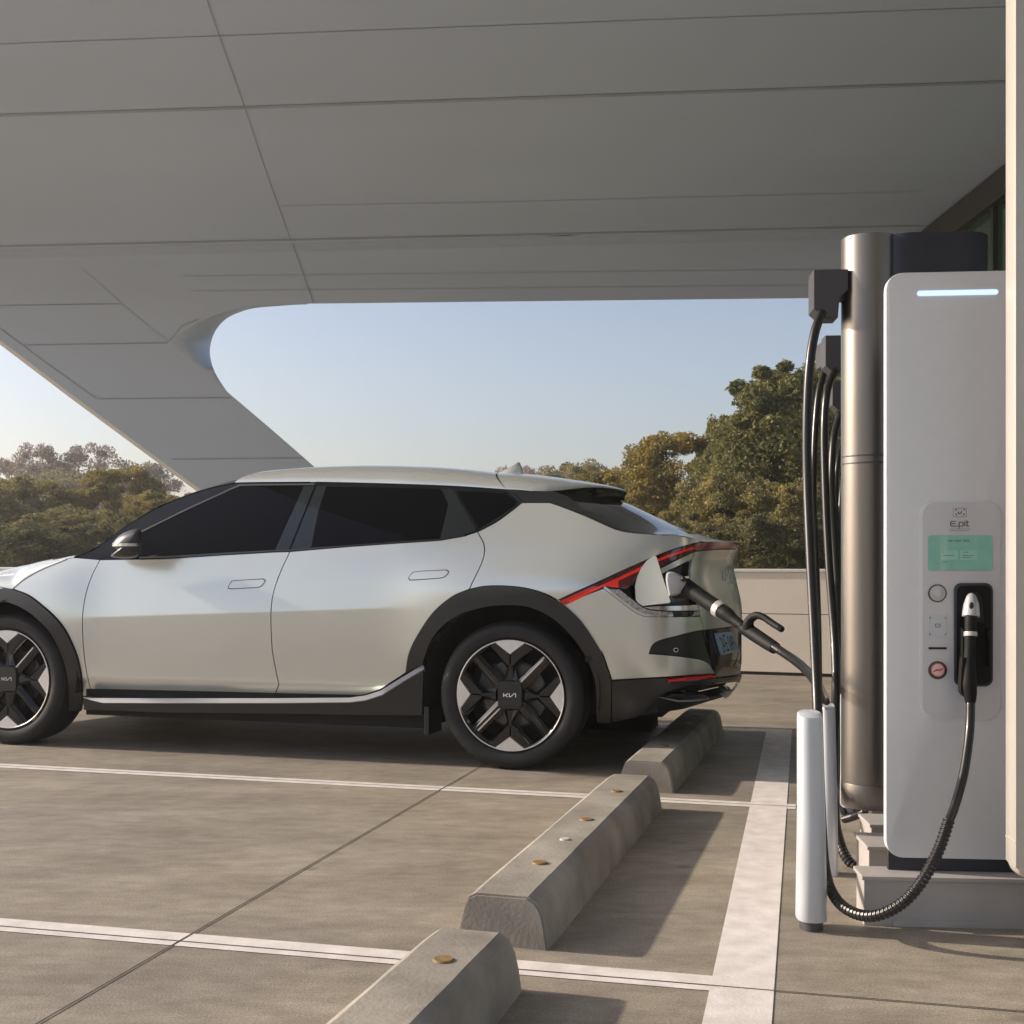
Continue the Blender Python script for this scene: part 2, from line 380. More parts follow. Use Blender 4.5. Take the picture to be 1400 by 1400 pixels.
# ------------------------------------------------------------------ canopy
ZC = 5.0
def Cp(px, py): return Gp(px, py, ZC)          # point of the flat ceiling seen at a photo pixel
cA = np.array(Cp(0, 338)[:2]); cB = np.array(Cp(1160, 312)[:2])
ang = math.atan2(cA[1]-cB[1], cB[0]-cA[0]); ex = np.array([cos(ang), -sin(ang)]); ey = np.array([sin(ang), cos(ang)])
prof = pchip([0, .5, 1.0, 1.5, 2.0, 2.6, 3.4, 5.2, 5.8], [ZC, 4.975, 4.90, 4.76, 4.50, 4.02, 3.15, .6, -.3])
def sheet_xyz(px, py):
    # march outwards until the ray passes behind the curved underside
    k = (px-CX)/F; ys = np.linspace(11, 26, 3001)
    yy = (k*ys-cA[0])*ey[0]+(ys-cA[1])*ey[1]; z = EYE-(py-HY)*ys/F
    pz = np.where(yy < 0, ZC, prof(np.maximum(yy, 0)))
    d = pz-z; i = np.argmax(d <= 0) if (d <= 0).any() else len(ys)-1
    if i > 0:
        t = d[i-1]/(d[i-1]-d[i]+1e-12); y = ys[i-1]+t*(ys[i]-ys[i-1])
    else: y = ys[0]
    return (k*y, y, EYE-(py-HY)*y/F)
can = thing('canopy', 'huge grey panelled canopy roof with a slanted leg curving down behind the car', 'canopy', (float(cA[0]), float(cA[1]), 0))
def canmk(name, V, Fc, m, smooth=False): 
    o = mk(name, [(v[0]-cA[0], v[1]-cA[1], v[2]) for v in V], Fc, m, can, smooth); return o
F1 = [(420,415.2),(395,415.6),(370,416.5),(345,419),(320,423),(298,429),(278,437),(262,445),(248,455),(232,468)]
edgeL = [(528,858),(475,820),(420,778),(350,726),(275,670),(200,615),(100,541),(0,465),(-80,405),(-162,345)]
top = [(-162+i*(1700+162)/60, 0) for i in range(61)]
def seamline(x): # row of the main seam for column x
    P = cA+ex*0; k = (x-CX)/F
    # ray (k y, y) meets line (P-cA).ey = 0
    y = float(cA@ey)/(k*ey[0]+ey[1]); return HY-(ZC-EYE)*F/y
poly = [(x, seamline(x)+.2) for x, _ in top]
poly += [(1700, 401)]+[(1700-i*(1280)/40, 401+(415.2-401)*(i/40)) for i in range(1, 40)]
poly += catmull(F1, 4)
strutR = [(232,468),(270,501),(310,535),(370,586),(432,640),(520,716),(600,785),(690,862)]
poly += [tuple(p) for p in resample(strutR, 12)][1:]
poly += [tuple(p) for p in resample(edgeL, 14)]
poly = [(float(a), float(b)) for a, b in poly]
xs, ys = np.meshgrid(np.arange(-160, 1700, 15.), np.arange(300, 860, 7.)); xs = xs.ravel(); ys = ys.ravel()
k = inpoly(xs, ys, poly) & (segdist(xs, ys, poly) > 3.)
vs, fs = cdt(poly, list(zip(xs[k], ys[k])))
V3 = [sheet_xyz(a, b) for a, b in vs]
NV = len(V3); back = [(v[0]-.5*max(0, min(1, (4.9-v[2])/1.0))+ey[0]*(.45 if v[2] < 4.4 else .25), v[1]+ey[1]*(.45 if v[2] < 4.4 else .25), v[2]+(.75 if v[2] > 4.4 else .25)) for v in V3]
canmk('leg_and_lip', V3, [f for f in fs], M['ceil'], True)
canmk('leg_back', back, [f[::-1] for f in fs], M['ceil'], True)
# flat ceiling and top of the roof
L0 = sheet_xyz(-162, seamline(-162)); R0 = sheet_xyz(1700, seamline(1700))
ceil = [L0[:2], (-5.85, 13.0), (-5.1, 11.3), (-4.35, 9.5), (-3.45, 7.5), (-2.35, 5.0), (-1.2, 2.0), (-1.2, -7), (13.5, -7), (R0[0], R0[1])]
bm = bmesh.new(); f = bm.faces.new([bm.verts.new((p[0]-cA[0], p[1]-cA[1], ZC)) for p in ceil]); f.normal_update()
if f.normal.z > 0: f.normal_flip()
mkbm('ceiling', bm, M['ceil'], can)
bm = bmesh.new(); f = bm.faces.new([bm.verts.new((p[0]-cA[0], p[1]-cA[1]+(.0), ZC+.8)) for p in ceil]); mkbm('roof_top', bm, M['ceil'], can)
n = len(ceil); VV = []; FF = []
for i in range(n-1):
    a, b = ceil[i], ceil[i+1]; o = len(VV); VV += [(*a, ZC), (*b, ZC), (*b, ZC+.8), (*a, ZC+.8)]; FF.append((o, o+1, o+2, o+3))
canmk('fascia', VV, FF, M['ceil'])
# side wall of the curved opening: from the underside edge F1 to the far edge F2
F2 = [(420,416),(400,417),(380,418.5),(350,421),(330,426),(312,434),(299,446),(291,460),(287,478),(289,495),(296,513),(310,535)]
A = resample([tuple(p) for p in catmull(F1, 6)]+[(270,501),(310,535)], 1.0); B = resample([tuple(p) for p in catmull(F2, 6)], 1.0)
A = A[np.linspace(0, len(A)-1, 60).astype(int)]; B = B[np.linspace(0, len(B)-1, 60).astype(int)]
VV = []; FF = []; nl = 10
for i in range(60):
    a = np.array(sheet_xyz(*A[i])); th = 1.3*math.sin(pi*min(1, i/50))**.7 if i < 50 else .0
    q = A[i]*.30+B[i]*.70; cpt = np.array(sheet_xyz(*q)); b = np.array(Wp(B[i][0], B[i][1], cpt[1]+.03+max(th, 0)))
    for j in range(nl+1):
        t = j/nl; p = a*(1-t)**2+cpt*2*t*(1-t)+b*t*t; VV.append(tuple(p))
for i in range(59):
    for j in range(nl): FF.append((i*(nl+1)+j, i*(nl+1)+j+1, (i+1)*(nl+1)+j+1, (i+1)*(nl+1)+j))
canmk('opening_reveal', VV, FF, M['ceil'], True)
# left edge of the leg, its sunlight put into a whiter colour
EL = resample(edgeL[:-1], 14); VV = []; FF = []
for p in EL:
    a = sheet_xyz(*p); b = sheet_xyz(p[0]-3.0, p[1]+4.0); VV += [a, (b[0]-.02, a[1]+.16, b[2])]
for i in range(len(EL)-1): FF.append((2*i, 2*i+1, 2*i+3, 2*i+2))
canmk('sunlit_edge', VV, FF, M['sunlit_white'])
# panel joints
def joint(pts, wpx, m, on='c', name='panel_joint', off=.012):
    P = resample(pts, 25); VV = []; FF = []
    for i, p in enumerate(P):
        d = P[min(i+1, len(P)-1)]-P[max(i-1, 0)]; d = d/np.linalg.norm(d); nn = np.array([-d[1], d[0]])*wpx/2
        for s in (1, -1):
            q = p+nn*s; v = (Cp(*q) if on == 'c' else sheet_xyz(*q)); v = np.array(v)
            v = v-(v-np.array([0, 0, EYE]))/np.linalg.norm(v-np.array([0, 0, EYE]))*off; VV.append(tuple(v))
    for i in range(len(P)-1): FF.append((2*i, 2*i+1, 2*i+3, 2*i+2))
    canmk(name, VV, FF, m)
joint([(-300,172),(0,158),(335,147.5),(700,135),(1100,121.5),(1500,108)], 3.8, M['groove'])
joint([(-150,seamline(-150)-1),(400,seamline(400)-1),(1400,seamline(1400)-1)], 2.6, M['groove'])
joint([(-150,seamline(-150)+9),(400,seamline(400)+9),(1400,seamline(1400)+9)], 13, M['groove_faint'], 's', off=.006)
joint([(-100,64),(0,61),(298,50),(700,35),(1378,10)], 1.3, M['groove_faint'])
joint([(383,282),(700,276),(1260,262)], 1.0, M['groove_faint'])
joint([(262,-70),(283,0),(300,50),(335,148),(365,238),(398,329)], 1.7, M['groove'])
joint([(400,333),(414,373),(428,414)], 1.7, M['groove'], 's')
joint([(250,378),(700,373),(1378,366)], .8, M['groove_faint'], 's'); joint([(262,398),(700,394),(1378,388)], .8, M['groove_faint'], 's')
for a, b in (((0,418),(166,415.5)), ((33,472),(230,469)), ((132,545.5),(316,544)), ((236,628),(414,626.5)), ((360,728),(530,726))): joint([a, b], 1.1, M['groove'], 's')
joint([(0,449),(60,494),(132,545.5)], 1.1, M['groove'], 's'); joint([(110,365),(166,415.5),(230,468)], .8, M['groove_faint'], 's')
joint([(232,466),(241,452),(254,442),(272,436)], 1.1, M['groove'], 's')
# glazed screen under the right side of the canopy
gw = thing('glass_screen', 'tall dark framed green glass screen wall under the canopy behind the chargers', 'glass wall', (4.9, 4, 0))
bm = bmesh.new(); box(bm, 0, .3, 0, 10.4, 4.69, 4.985); mkbm('head_beam', bm, M['beam'], gw)
bm = bmesh.new(); box(bm, .1, .14, 0, 10.4, .1, 4.69); mkbm('pane', bm, M['green_glass'], gw)
for i in range(6):
    bm = bmesh.new(); box(bm, .05, .19, i*2.06, i*2.06+.07, 0, 4.69); mkbm('mullion', bm, M['beam'], gw)

# ------------------------------------------------------------------ trees
def crown_mesh(name, seed, R, Hh, nclump, nleaf, leaf, m, flat=.45):
    rng = np.random.RandomState(seed); V = []; Fc = []
    base = rng.uniform(0, 6.28)
    for c in range(nclump):
        th = rng.uniform(0, 2*pi); zz = rng.uniform(0, 1)**.8
        rad = R*(math.sin(pi*min(1, .12+zz*.86))**.42)*(1+.16*math.sin(2*th+base)+.12*math.sin(5*th))
        rr = rad*rng.uniform(.35, 1.0)**.5; far_ = rng.uniform() < .2
        if far_: rr = rad*rng.uniform(1.0, 1.22)
        cc = np.array([rr*cos(th), rr*sin(th), Hh*(.02+.95*zz)+rng.uniform(-.1, .1)])
        cr = R*rng.uniform(.16, .30)*(1.25-.5*zz)*(.5 if far_ else 1)
        d = rng.normal(size=(nleaf, 3)); d /= np.linalg.norm(d, axis=1)[:, None]; d *= (rng.uniform(.25, 1.15, (nleaf, 1)))**.6*cr; d[:, 2] *= flat
        d[:, 2] -= .12*(d[:, 0]**2+d[:, 1]**2)/cr
        P = cc+d
        a = rng.normal(size=(nleaf, 3)); a[:, 2] *= .45; a /= np.linalg.norm(a, axis=1)[:, None]
        b = rng.normal(size=(nleaf, 3)); b -= (b*a).sum(1)[:, None]*a; b /= np.linalg.norm(b, axis=1)[:, None]
        s = leaf*rng.uniform(.6, 1.4, (nleaf, 1)); a *= s; b *= s*.5
        o = len(V)
        Q = np.stack([P-a, P-b*.9+a*.1, P+a, P+b*.9+a*.1], 1).reshape(-1, 3)
        V += Q.tolist(); Fc += [(o+4*i, o+4*i+1, o+4*i+2, o+4*i+3) for i in range(nleaf)]
    me = bpy.data.meshes.new(name); me.from_pydata(V, [], Fc); me.materials.append(m); me.update(); return me
def trunk_mesh(seed, Ht, R, Hc):
    rng = np.random.RandomState(seed); parts = []
    pts = [(0,0,-.3)]+[(rng.uniform(-.08,.08)*i, rng.uniform(-.08,.08)*i, (Ht+Hc*.6)*i/5) for i in range(1, 6)]
    parts.append(tube(pts, [.16*(1-.75*i/5) for i in range(6)], 8))
    for _ in range(11):
        z0 = Ht*rng.uniform(.55, 1.0)+rng.uniform(0, Hc*.35); th = rng.uniform(0, 6.28); L = R*rng.uniform(.5, .95)
        p = [(0,0,z0), (L*.45*cos(th), L*.45*sin(th), z0+Hc*.14), (L*cos(th), L*sin(th), z0+Hc*rng.uniform(.2,.42))]
        parts.append(tube(p, [.06, .038, .012], 6))
    V, Fc = join_vf(parts); me = bpy.data.meshes.new('trunk'); me.from_pydata(V, [], Fc); me.materials.append(M['bark']); me.update(); return me
KINDS = {}
def kind(k, *a):
    KINDS[k] = (crown_mesh('crown', *a), trunk_mesh(a[0]+50, 1.2, a[1], a[2]), a[1], a[2])
kind('gold', 1, 2.6, 3.4, 150, 340, .058, M['leaf_gold'], .34)
kind('green', 2, 2.4, 4.6, 260, 360, .06, M['leaf_green'], .55)
kind('olive', 3, 2.5, 3.2, 150, 340, .058, M['leaf_olive'], .42)
kind('pink', 4, 2.6, 3.6, 120, 150, .06, M['leaf_hazed'], .4)
kind('dark', 5, 2.4, 2.6, 150, 340, .058, M['leaf_dark'], .5)
def tree(px, top_y, width_px, D, k, label, base=0.0, zb=.9):
    cm, tm, R, Hc = KINDS[k]; x = (px-CX)*D/F; ztop = EYE-(top_y-HY)*D/F
    t = thing('broadleaf_tree', label, 'tree', (x, D, base), random.uniform(0, 6.28), 'trees beyond the barrier wall')
    sx = width_px*D/F/2/(R*.98); sz = (ztop-base-zb)/(Hc*1.04)
    o = bpy.data.objects.new('crown', cm); C.objects.link(o); o.parent = t; o.location = (0, 0, zb); o.scale = (sx, sx, sz)
    tr = bpy.data.objects.new('trunk', tm); C.objects.link(tr); tr.parent = t; tr.scale = (sx*.9, sx*.9, (zb+Hc*sz*.8)/(1.2+Hc*.8))
# right-hand trees
T_ = [
 (1100, 486, 250, 27, 'green', 'tallest green tree just left of the hanging charger cables', .2),
 (930, 588, 200, 30, 'gold', 'wide golden green tree rising behind the tail lamp of the car', .3),
 (1000, 640, 170, 24.5, 'olive', 'olive leaved tree below the gap between golden and tallest tree', .1),
 (1075, 655, 170, 23.5, 'olive', 'olive brown tree standing in front of the tallest green tree', .1),
 (850, 636, 190, 35, 'gold', 'golden tree right behind the roof spoiler', .2),
  (1020, 556, 150, 28.5, 'green', 'lower green tree filling the gap beside the tallest tree', .2),
 (985, 568, 70, 29.5, 'gold', 'slim golden treetop poking up beside the tallest tree', .4),
 (790, 628, 150, 66, 'olive', 'far olive tree peeping over the roof spoiler', .5),
 (740, 632, 90, 80, 'pink', 'far brownish treetop right of the shark fin aerial', .4),
 (684, 632, 34, 105, 'pink', 'tiny far brownish treetop left of the shark fin aerial', .4),
 (1040, 705, 190, 22, 'dark', 'low dark bushy tree directly over the wall beside the cables', 0),
 (950, 715, 170, 22.6, 'dark', 'low dark bushy tree hugging the tail of the car', 0),
 (1150, 540, 200, 33, 'green', 'green tree seen through the row of hanging cables', .2),
 (1215, 560, 190, 26, 'green', 'green tree hidden mostly by the bronze charger column', .2),
 (1140, 690, 150, 22.5, 'dark', 'dark low tree at the foot of the hanging cables', 0),
 # left-hand trees
 (25, 622, 130, 85, 'pink', 'hazy brownish tree furthest left on the skyline', .6),
 (48, 600, 90, 80, 'pink', 'tall feathery brown treetop on the left skyline', 1.6),
 (130, 603, 130, 82, 'pink', 'round pinkish brown tree on the left skyline', 1.2),
 (190, 625, 120, 84, 'pink', 'sparse pinkish tree beside the canopy leg', .8),
 (90, 640, 150, 75, 'olive', 'mid distance olive tree between the two brown ones', .8),
 (30, 648, 170, 36, 'olive', 'broad olive green tree at the left edge above the bonnet', .2),
 (100, 690, 150, 31, 'olive', 'grey green tree right above the bonnet edge', .1),
 (165, 636, 130, 37, 'gold', 'yellow green tree in front of the pinkish tree by the windscreen', .3),
 (215, 672, 120, 35, 'gold', 'yellow green tree touching the canopy leg above the windscreen', .2),
 (-40, 660, 170, 33, 'olive', 'olive tree cut by the left edge of the picture', .2),
 (160, 705, 130, 29, 'dark', 'dark green tree low above the windscreen base', 0),
 (40, 712, 170, 28, 'dark', 'dark green tree low above the bonnet', 0),
 (255, 690, 100, 40, 'olive', 'olive tree half hidden by the windscreen pillar', .2),
]
for px, ty, wd, D, k, lab, zb in T_: tree(px, ty, wd, D, k, lab, 0, .35+zb)
for i, (px, ty, wd, D) in enumerate(((330,665,200,40),(470,680,220,42),(620,690,200,44),(-190,640,220,38),(-330,620,240,40),(760,700,150,36),(1330,580,260,30))):
    tree(px, ty, wd, D, ('olive','gold','dark')[i % 3], ['olive tree hidden behind the cabin of the car','golden tree hidden behind the roof of the car','dark tree hidden behind the rear window','olive tree left outside the picture','golden tree far left outside the picture','dark tree hidden behind the rear quarter','olive tree hidden behind the charging cabinet'][i], 0, .4)

# ================================================================== THE CAR
TH = radians(16); cT, sT = cos(TH), sin(TH); OX, OY = -.02, 5.88; WB = 2.96; HW = .94
CR = (OX, OY, 0)
car = thing('parked_car', 'pale silver green crossover car charging at its open tail flap', 'car', CR, -TH)
def cam_of(u, v, z):
    x = OX+u*cT+v*sT; y = OY-u*sT+v*cT; return CX+F*x/y, HY+(EYE-z)*F/y
def UV(px, py, v):
    k = (px-CX)/F; u = (k*(OY+v*cT)-OX-v*sT)/(cT+k*sT); y = OY-u*sT+v*cT; return (u, v, EYE-(py-HY)*y/F)
def UVd(px, py, D):
    x, y, z = Wp(px, py, D); dx, dy = x-OX, y-OY; return (dx*cT-dy*sT, dx*sT+dy*cT, z)
sil = [(1007.5,741),(1006.5,750),(1001.5,762),(1000,780),(1005.5,803),(1011,831),(1011.5,860),(1012,885),(1012.5,906),(1010.5,921),(1006,936),(996,950)]
_r = [UV(a, b, .80) for a, b in sil]; _r = sorted([(p[2], p[0]) for p in _r])
ur = cspline([.15, .25]+[p[0] for p in _r]+[1.3, 1.7], [.80, .93]+[p[1] for p in _r]+[_r[-1][1], _r[-1][1]])
uf = pchip([.15, .3, .55, .8, .95, 1.2, 1.7], [-3.70, -3.80, -3.84, -3.80, -3.74, -3.74, -3.74])
wr = [(.75,0),(.62,.004),(.48,.020),(.36,.05),(.26,.10),(.19,.17),(.14,.27),(.10,.42),(.055,.64),(.018,.82),(0,.94)]
_t = np.r_[0, np.cumsum([math.hypot(wr[i+1][0]-wr[i][0], wr[i+1][1]-wr[i][1]) for i in range(len(wr)-1)])]; LR = float(_t[-1])
rd = cspline(_t, [p[0] for p in wr]); rv = cspline(_t, [p[1] for p in wr])
MM = 3.35
def zcr(u): return .806+.04*(u+.5)
def zbelt(u): return np.interp(u, [-3.9,-2.1,-1.2,-.6,-.2,.4,1.2], [1.05,1.065,1.085,1.105,1.09,1.07,1.05])
def Vside(u, z):
    u = np.asarray(u, float); z = np.asarray(z, float); h = z-zcr(u)
    wc = sstep(-2.75, -2.35, u)*(1-sstep(-.75, -.15, u)); wd = .004+.14*(1-wc)
    ah = np.sqrt(h*h+wd*wd)-wd
    au, al = .150, .060
    v = (au+al)/2*ah+(au-al)/2*h+np.where(h > 0, .16, .10)*h*h
    v = v+.012*(1-wc)
    low = .5*((.385-z)+np.sqrt((.385-z)**2+.022**2)); mid = sstep(-2.75, -2.5, u)*(1-sstep(-.75, -.5, u))
    v = v+mid*.5*low+.25*(1-mid)*low*low*4
    zb = zbelt(u); kk = .018+.10*sstep(-.7, .1, u)
    q = z-zb; sp = .5*(q+np.sqrt(q*q+kk*kk)); sp0 = .5*(-.3+np.sqrt(.09+kk*kk))
    v = v+.42*(sp-sp0)+.16*np.maximum(q, 0)**2
    for uc, sg in ((0, .50), (-WB, .48)):
        v = v-.032*np.exp(-((u-uc)/sg)**4)*np.exp(-((z-.72)/.30)**4)
    v = v-.020*np.exp(-((u-.25)/.75)**2)*np.exp(-((z-.93)/.085)**2)
    return v+.03
def Pside(s, z):
    s = np.asarray(s, float); z = np.asarray(z, float); s, z = np.broadcast_arrays(s, z)
    ub = ur(z)-.75; ua = uf(z)+.75; f = np.clip((s+MM)/MM, 0, 1); u = ua+(ub-ua)*f; vv = np.zeros_like(u)
    r = s > 0; tr = np.clip(s, 0, LR); u = np.where(r, ur(z)-rd(tr), u); vv = np.where(r, rv(tr), vv)
    q = s < -MM; tq = np.clip(-MM-s, 0, LR); u = np.where(q, uf(z)+rd(tq), u); vv = np.where(q, rv(tq), vv)
    vs = Vside(u, z); v = vs+vv*(1-vs/HW)
    return np.stack([u, v, z], -1)
def Nside(s, z):
    e = .002
    a = Pside(np.clip(s+e, -MM-LR, LR), z)-Pside(np.clip(s-e, -MM-LR, LR), z); b = Pside(s, z+e)-Pside(s, z-e)
    n = np.cross(a, b); n /= np.linalg.norm(n, axis=-1)[..., None]+1e-12
    return n
_s, _z = np.meshgrid(np.arange(-MM-.6, LR+.001, .012), np.arange(.14, 1.66, .012)); _s = _s.ravel(); _z = _z.ravel()
_P = Pside(_s, _z); _N = Nside(_s, _z)
_px, _py = cam_of(_P[:, 0], _P[:, 1], _P[:, 2])
_cx = np.stack([_P[:, 0]-( -OX*cT+ OY*sT), _P[:, 1]-(-OX*sT-OY*cT), _P[:, 2]-EYE], -1)
_face = (_cx*_N).sum(1) < .0
if _face.mean() < .5: _N = -_N; _face = ~_face; NSGN = -1
else: NSGN = 1
_ok = np.where(_face)[0]
def inv(px, py):
    d = (_px[_ok]-px)**2+(_py[_ok]-py)**2; i = _ok[int(np.argmin(d))]; s, z = float(_s[i]), float(_z[i])
    for _ in range(6):
        P = Pside(s, z); a, b = cam_of(*P); e = np.array([px-a, py-b])
        if np.hypot(*e) < .02: break
        h = 1e-4; Ps = Pside(s+h, z); Pz = Pside(s, z+h); as_, bs = cam_of(*Ps); az, bz = cam_of(*Pz)
        J = np.array([[(as_-a)/h, (az-a)/h], [(bs-b)/h, (bz-b)/h]])
        try: st = np.linalg.solve(J.T@J+np.eye(2)*40., J.T@e)
        except Exception: break
        st = np.clip(st, -.03, .03); s = float(np.clip(s+st[0], -MM-LR, LR)); z += float(st[1])
    return s, z
_cache = {}
def invp(p):
    k = (round(p[0], 2), round(p[1], 2))
    if k not in _cache: _cache[k] = inv(*p)
    return _cache[k]
class SZ(tuple): pass        # a point already given as (s, z)
def topath(pts, step=6.):
    """photo points (or SZ points) -> list of (s,z)"""
    out = []
    for i, p in enumerate(pts):
        if isinstance(p, SZ): out.append(tuple(p)); continue
        if i and not isinstance(pts[i-1], SZ):
            a = np.array(pts[i-1], float); b = np.array(p, float); n = int(np.hypot(*(b-a))/step)
            for k in range(1, n+1): out.append(invp(tuple(a+(b-a)*k/(n+1))))
        out.append(invp(p))
    return out
def clean(path):
    o = [path[0]]
    for p in path[1:]:
        if math.hypot(p[0]-o[-1][0], p[1]-o[-1][1]) > 1.2e-3: o.append(p)
    if math.hypot(o[0][0]-o[-1][0], o[0][1]-o[-1][1]) < 1.2e-3: o.pop()
    return o
def inset(path, d):
    P = np.array(path); n = len(P); a = .5*sum(P[i, 0]*P[(i+1) % n, 1]-P[(i+1) % n, 0]*P[i, 1] for i in range(n)); sg = 1 if a > 0 else -1
    out = []
    for i in range(n):
        e1 = P[i]-P[i-1]; e2 = P[(i+1) % n]-P[i]; e1 /= np.linalg.norm(e1)+1e-9; e2 /= np.linalg.norm(e2)+1e-9
        n1 = np.array([-e1[1], e1[0]])*sg; n2 = np.array([-e2[1], e2[0]])*sg; m = n1+n2; L = m@m
        m = n1 if L < .3 else m*2/L
        out.append(tuple(P[i]+m*d))
    return out
OBJ = []
def panel(name, pts, m, off=0.0, vfix=None, nfix=(0, -.98, -.15), gap=.0027, parent=None, h=.022, depth=.014, closed=True, raw=False, far=True, ofun=None):
    path = clean(pts if raw else topath(pts+[pts[0]])[:-1])
    if gap: path = inset(path, gap)
    P = np.array(path); s0, z0 = P.min(0); s1, z1 = P.max(0)
    hs = max(h, .0); gs, gk = np.meshgrid(np.arange(s0, s1, hs), np.concatenate([np.arange(-.7, -.008, h)+.0, [-.006, 0, .006], np.arange(h*.8, 1.0, h)]))
    us = Pside(gs.ravel(), np.full(gs.size, .8))[:, 0]; gz = gk.ravel()+zcr(np.clip(us, -3, .6)); gs = gs.ravel()
    kk = (gz > z0) & (gz < z1); gs = gs[kk]; gz = gz[kk]
    if len(gs):
        q = inpoly(gs, gz, path) & (segdist(gs, gz, path) > min(.006, h*.35)); gs = gs[q]; gz = gz[q]
    vs, fs = cdt(path, list(zip(gs, gz)))
    A = np.array(vs); Pt = Pside(A[:, 0], A[:, 1]); N = Nside(A[:, 0], A[:, 1])*NSGN
    o_ = off if ofun is None else ofun(Pt)
    Pt = Pt+N*(o_ if np.isscalar(o_) else o_[:, None])
    if vfix is not None:
        N = np.tile(np.array(nfix, float)/np.linalg.norm(nfix), (len(Pt), 1)); Pt = np.array([UV(*cam_of(*p), vfix) for p in Pt])
    V = Pt.tolist(); NN = N.tolist()
    # orientation
    if fs:
        f = fs[0]; c = np.cross(Pt[f[1]]-Pt[f[0]], Pt[f[2]]-Pt[f[0]])
        if c@N[f[0]] < 0: fs = [q[::-1] for q in fs]
    # lips
    B = np.array(path); b3 = Pside(B[:, 0], B[:, 1]); bN = Nside(B[:, 0], B[:, 1])*NSGN
    ob = off if ofun is None else ofun(b3)[:, None]
    b3 = b3+bN*ob
    if vfix is not None: b3 = np.array([UV(*cam_of(*p), vfix) for p in b3]); bN = np.tile(N[0], (len(b3), 1))
    n = len(path); cen = b3.mean(0); o = len(V)
    for i in range(n):
        t = b3[(i+1) % n]-b3[i-1]; on = np.cross(t, bN[i]); on /= np.linalg.norm(on)+1e-9
        V.append(b3[i].tolist()); V.append((b3[i]-bN[i]*depth).tolist()); NN += [on.tolist(), on.tolist()]
    a = .5*sum(B[i, 0]*B[(i+1) % n, 1]-B[(i+1) % n, 0]*B[i, 1] for i in range(n))
    for i in range(n):
        j = (i+1) % n; f = (o+2*i, o+2*i+1, o+2*j+1, o+2*j); fs.append(f)
    ob_ = mk(name, V, fs, m, parent or car, True, NN)
    if far and parent is None: OBJ.append(ob_)
    return ob_
def mirror_copy(o, dv=0):
    c = o.copy(); C.objects.link(c); c.parent = car; c.scale = (1, -1, 1); c.location = (0, 2*HW, 0)
    for ch in list(o.children):
        d = ch.copy(); C.objects.link(d); d.parent = c
    return c
def smooth(pts, per=5): return [tuple(p) for p in catmull(pts, per)]

# ---- shared photo lines
HS = smooth([(17,805),(34,791),(58,777.7),(82,768),(92.6,763.5)])
FD = smooth([(137,765),(126.9,784.6),(118.3,808.6),(113.4,836),(112.8,860),(114.3,887.4),(118.3,918.3),(123.0,938.9),(126.5,951)])
BS = smooth([(396.4,754),(382,785.7),(373,814.3),(370.4,842.9),(372,885.7),(376.8,914.3),(381.4,936)])
BS2 = [(376,949)]
RDs = smooth([(652.9,727),(662.0,746),(660,765.7),(647,794),(641.4,805.7)])
ARo1 = smooth([(555.2,917),(560,891.4),(572.9,865.7),(592.9,837),(618.6,815.7),(641.4,805.7)])
ARo2 = smooth([(641.4,805.7),(664,801.4),(692.9,801.2),(721,804.5),(746,812),(765.5,822.5),(775,829),(792,845),(805.7,862.9),(822.9,891.4),(831.4,914.3),(836.6,929.8)])
ARi = smooth([(576.6,977.7),(577.7,920.6),(583.4,895.4),(592.6,872.6),(608.6,854.3),(631.4,840),(658.9,831.5),(688.6,828),(722.9,830.3),(754.9,845),(780,868),(798.3,893),(809.7,918.3),(814.3,940),(815.4,985)])
AFo = smooth([(17,805),(39.4,813.7),(58,827.4),(75.4,842.9),(89,860),(101,884),(108,904.6),(112.3,928.6),(113,952.5)])
AFi = smooth([(0,820.6),(25.7,829),(48,842.9),(68.6,863.4),(82.3,887.4),(90.9,911.4),(94.3,933.7),(94.8,970)])
# belt / window trim lines
BL_f = [(101,762.3),(123,764),(137,765.3),(190,764.5),(240,762.8),(310,758.3),(375,754.6),(396.4,754)]
BL_r = [(396.4,754),(430,751),(478.6,747),(550,742),(601,738.6),(635.7,732.5),(652.9,727)]
BL_q = smooth([(652.9,727),(678.6,713.5),(700,698),(712.9,687.2)])
TOPL = [(321,659.6),(350,659),(432,658.6),(521,660.5),(619,664),(691,668.6)]
APIL = [(101,762.3),(130,749.3),(161,726.3),(188,709),(214,694),(240,682.5),(268,672.5),(295,665),(321,659.6)]
TRIM = [(126.5,953),(200,953.5),(376,953.5),(478,952.5),(500,949.5),(520,942.5),(556,919)]
LAMPT = smooth([(762.9,820.7),(788,809),(815,797),(850,780.7),(878.6,767.9),(897,760.2),(920,751.2),(950,742.8),(965,740.6)])
QT = [(714.9,687.6),(747,687.2),(752.6,687.4)]+smooth([(766,692),(797,704),(831.4,719.4),(845,724.6),(862,728),(900,731)])[0:]

# (s,z) helpers away from the picture
def arc_sz(uc, r, a0, a1, n, zc=.37):
    out = []
    for i in range(n+1):
        a = radians(a0+(a1-a0)*i/n); u = uc+r*cos(a); z = zc+r*sin(a); out.append(SZ(u_to_sz(u, z)))
    return out
def u_to_sz(u, z):
    ub = float(ur(z))-.75; ua = float(uf(z))+.75
    if ua <= u <= ub: return ((u-ua)/(ub-ua)*MM-MM, z)
    ss = np.linspace(-MM-LR, LR, 1500); i = int(np.argmin(abs(Pside(ss, z)[:, 0]-u))); return (float(ss[i]), z)
def sz_of(p): return SZ(invp(p))

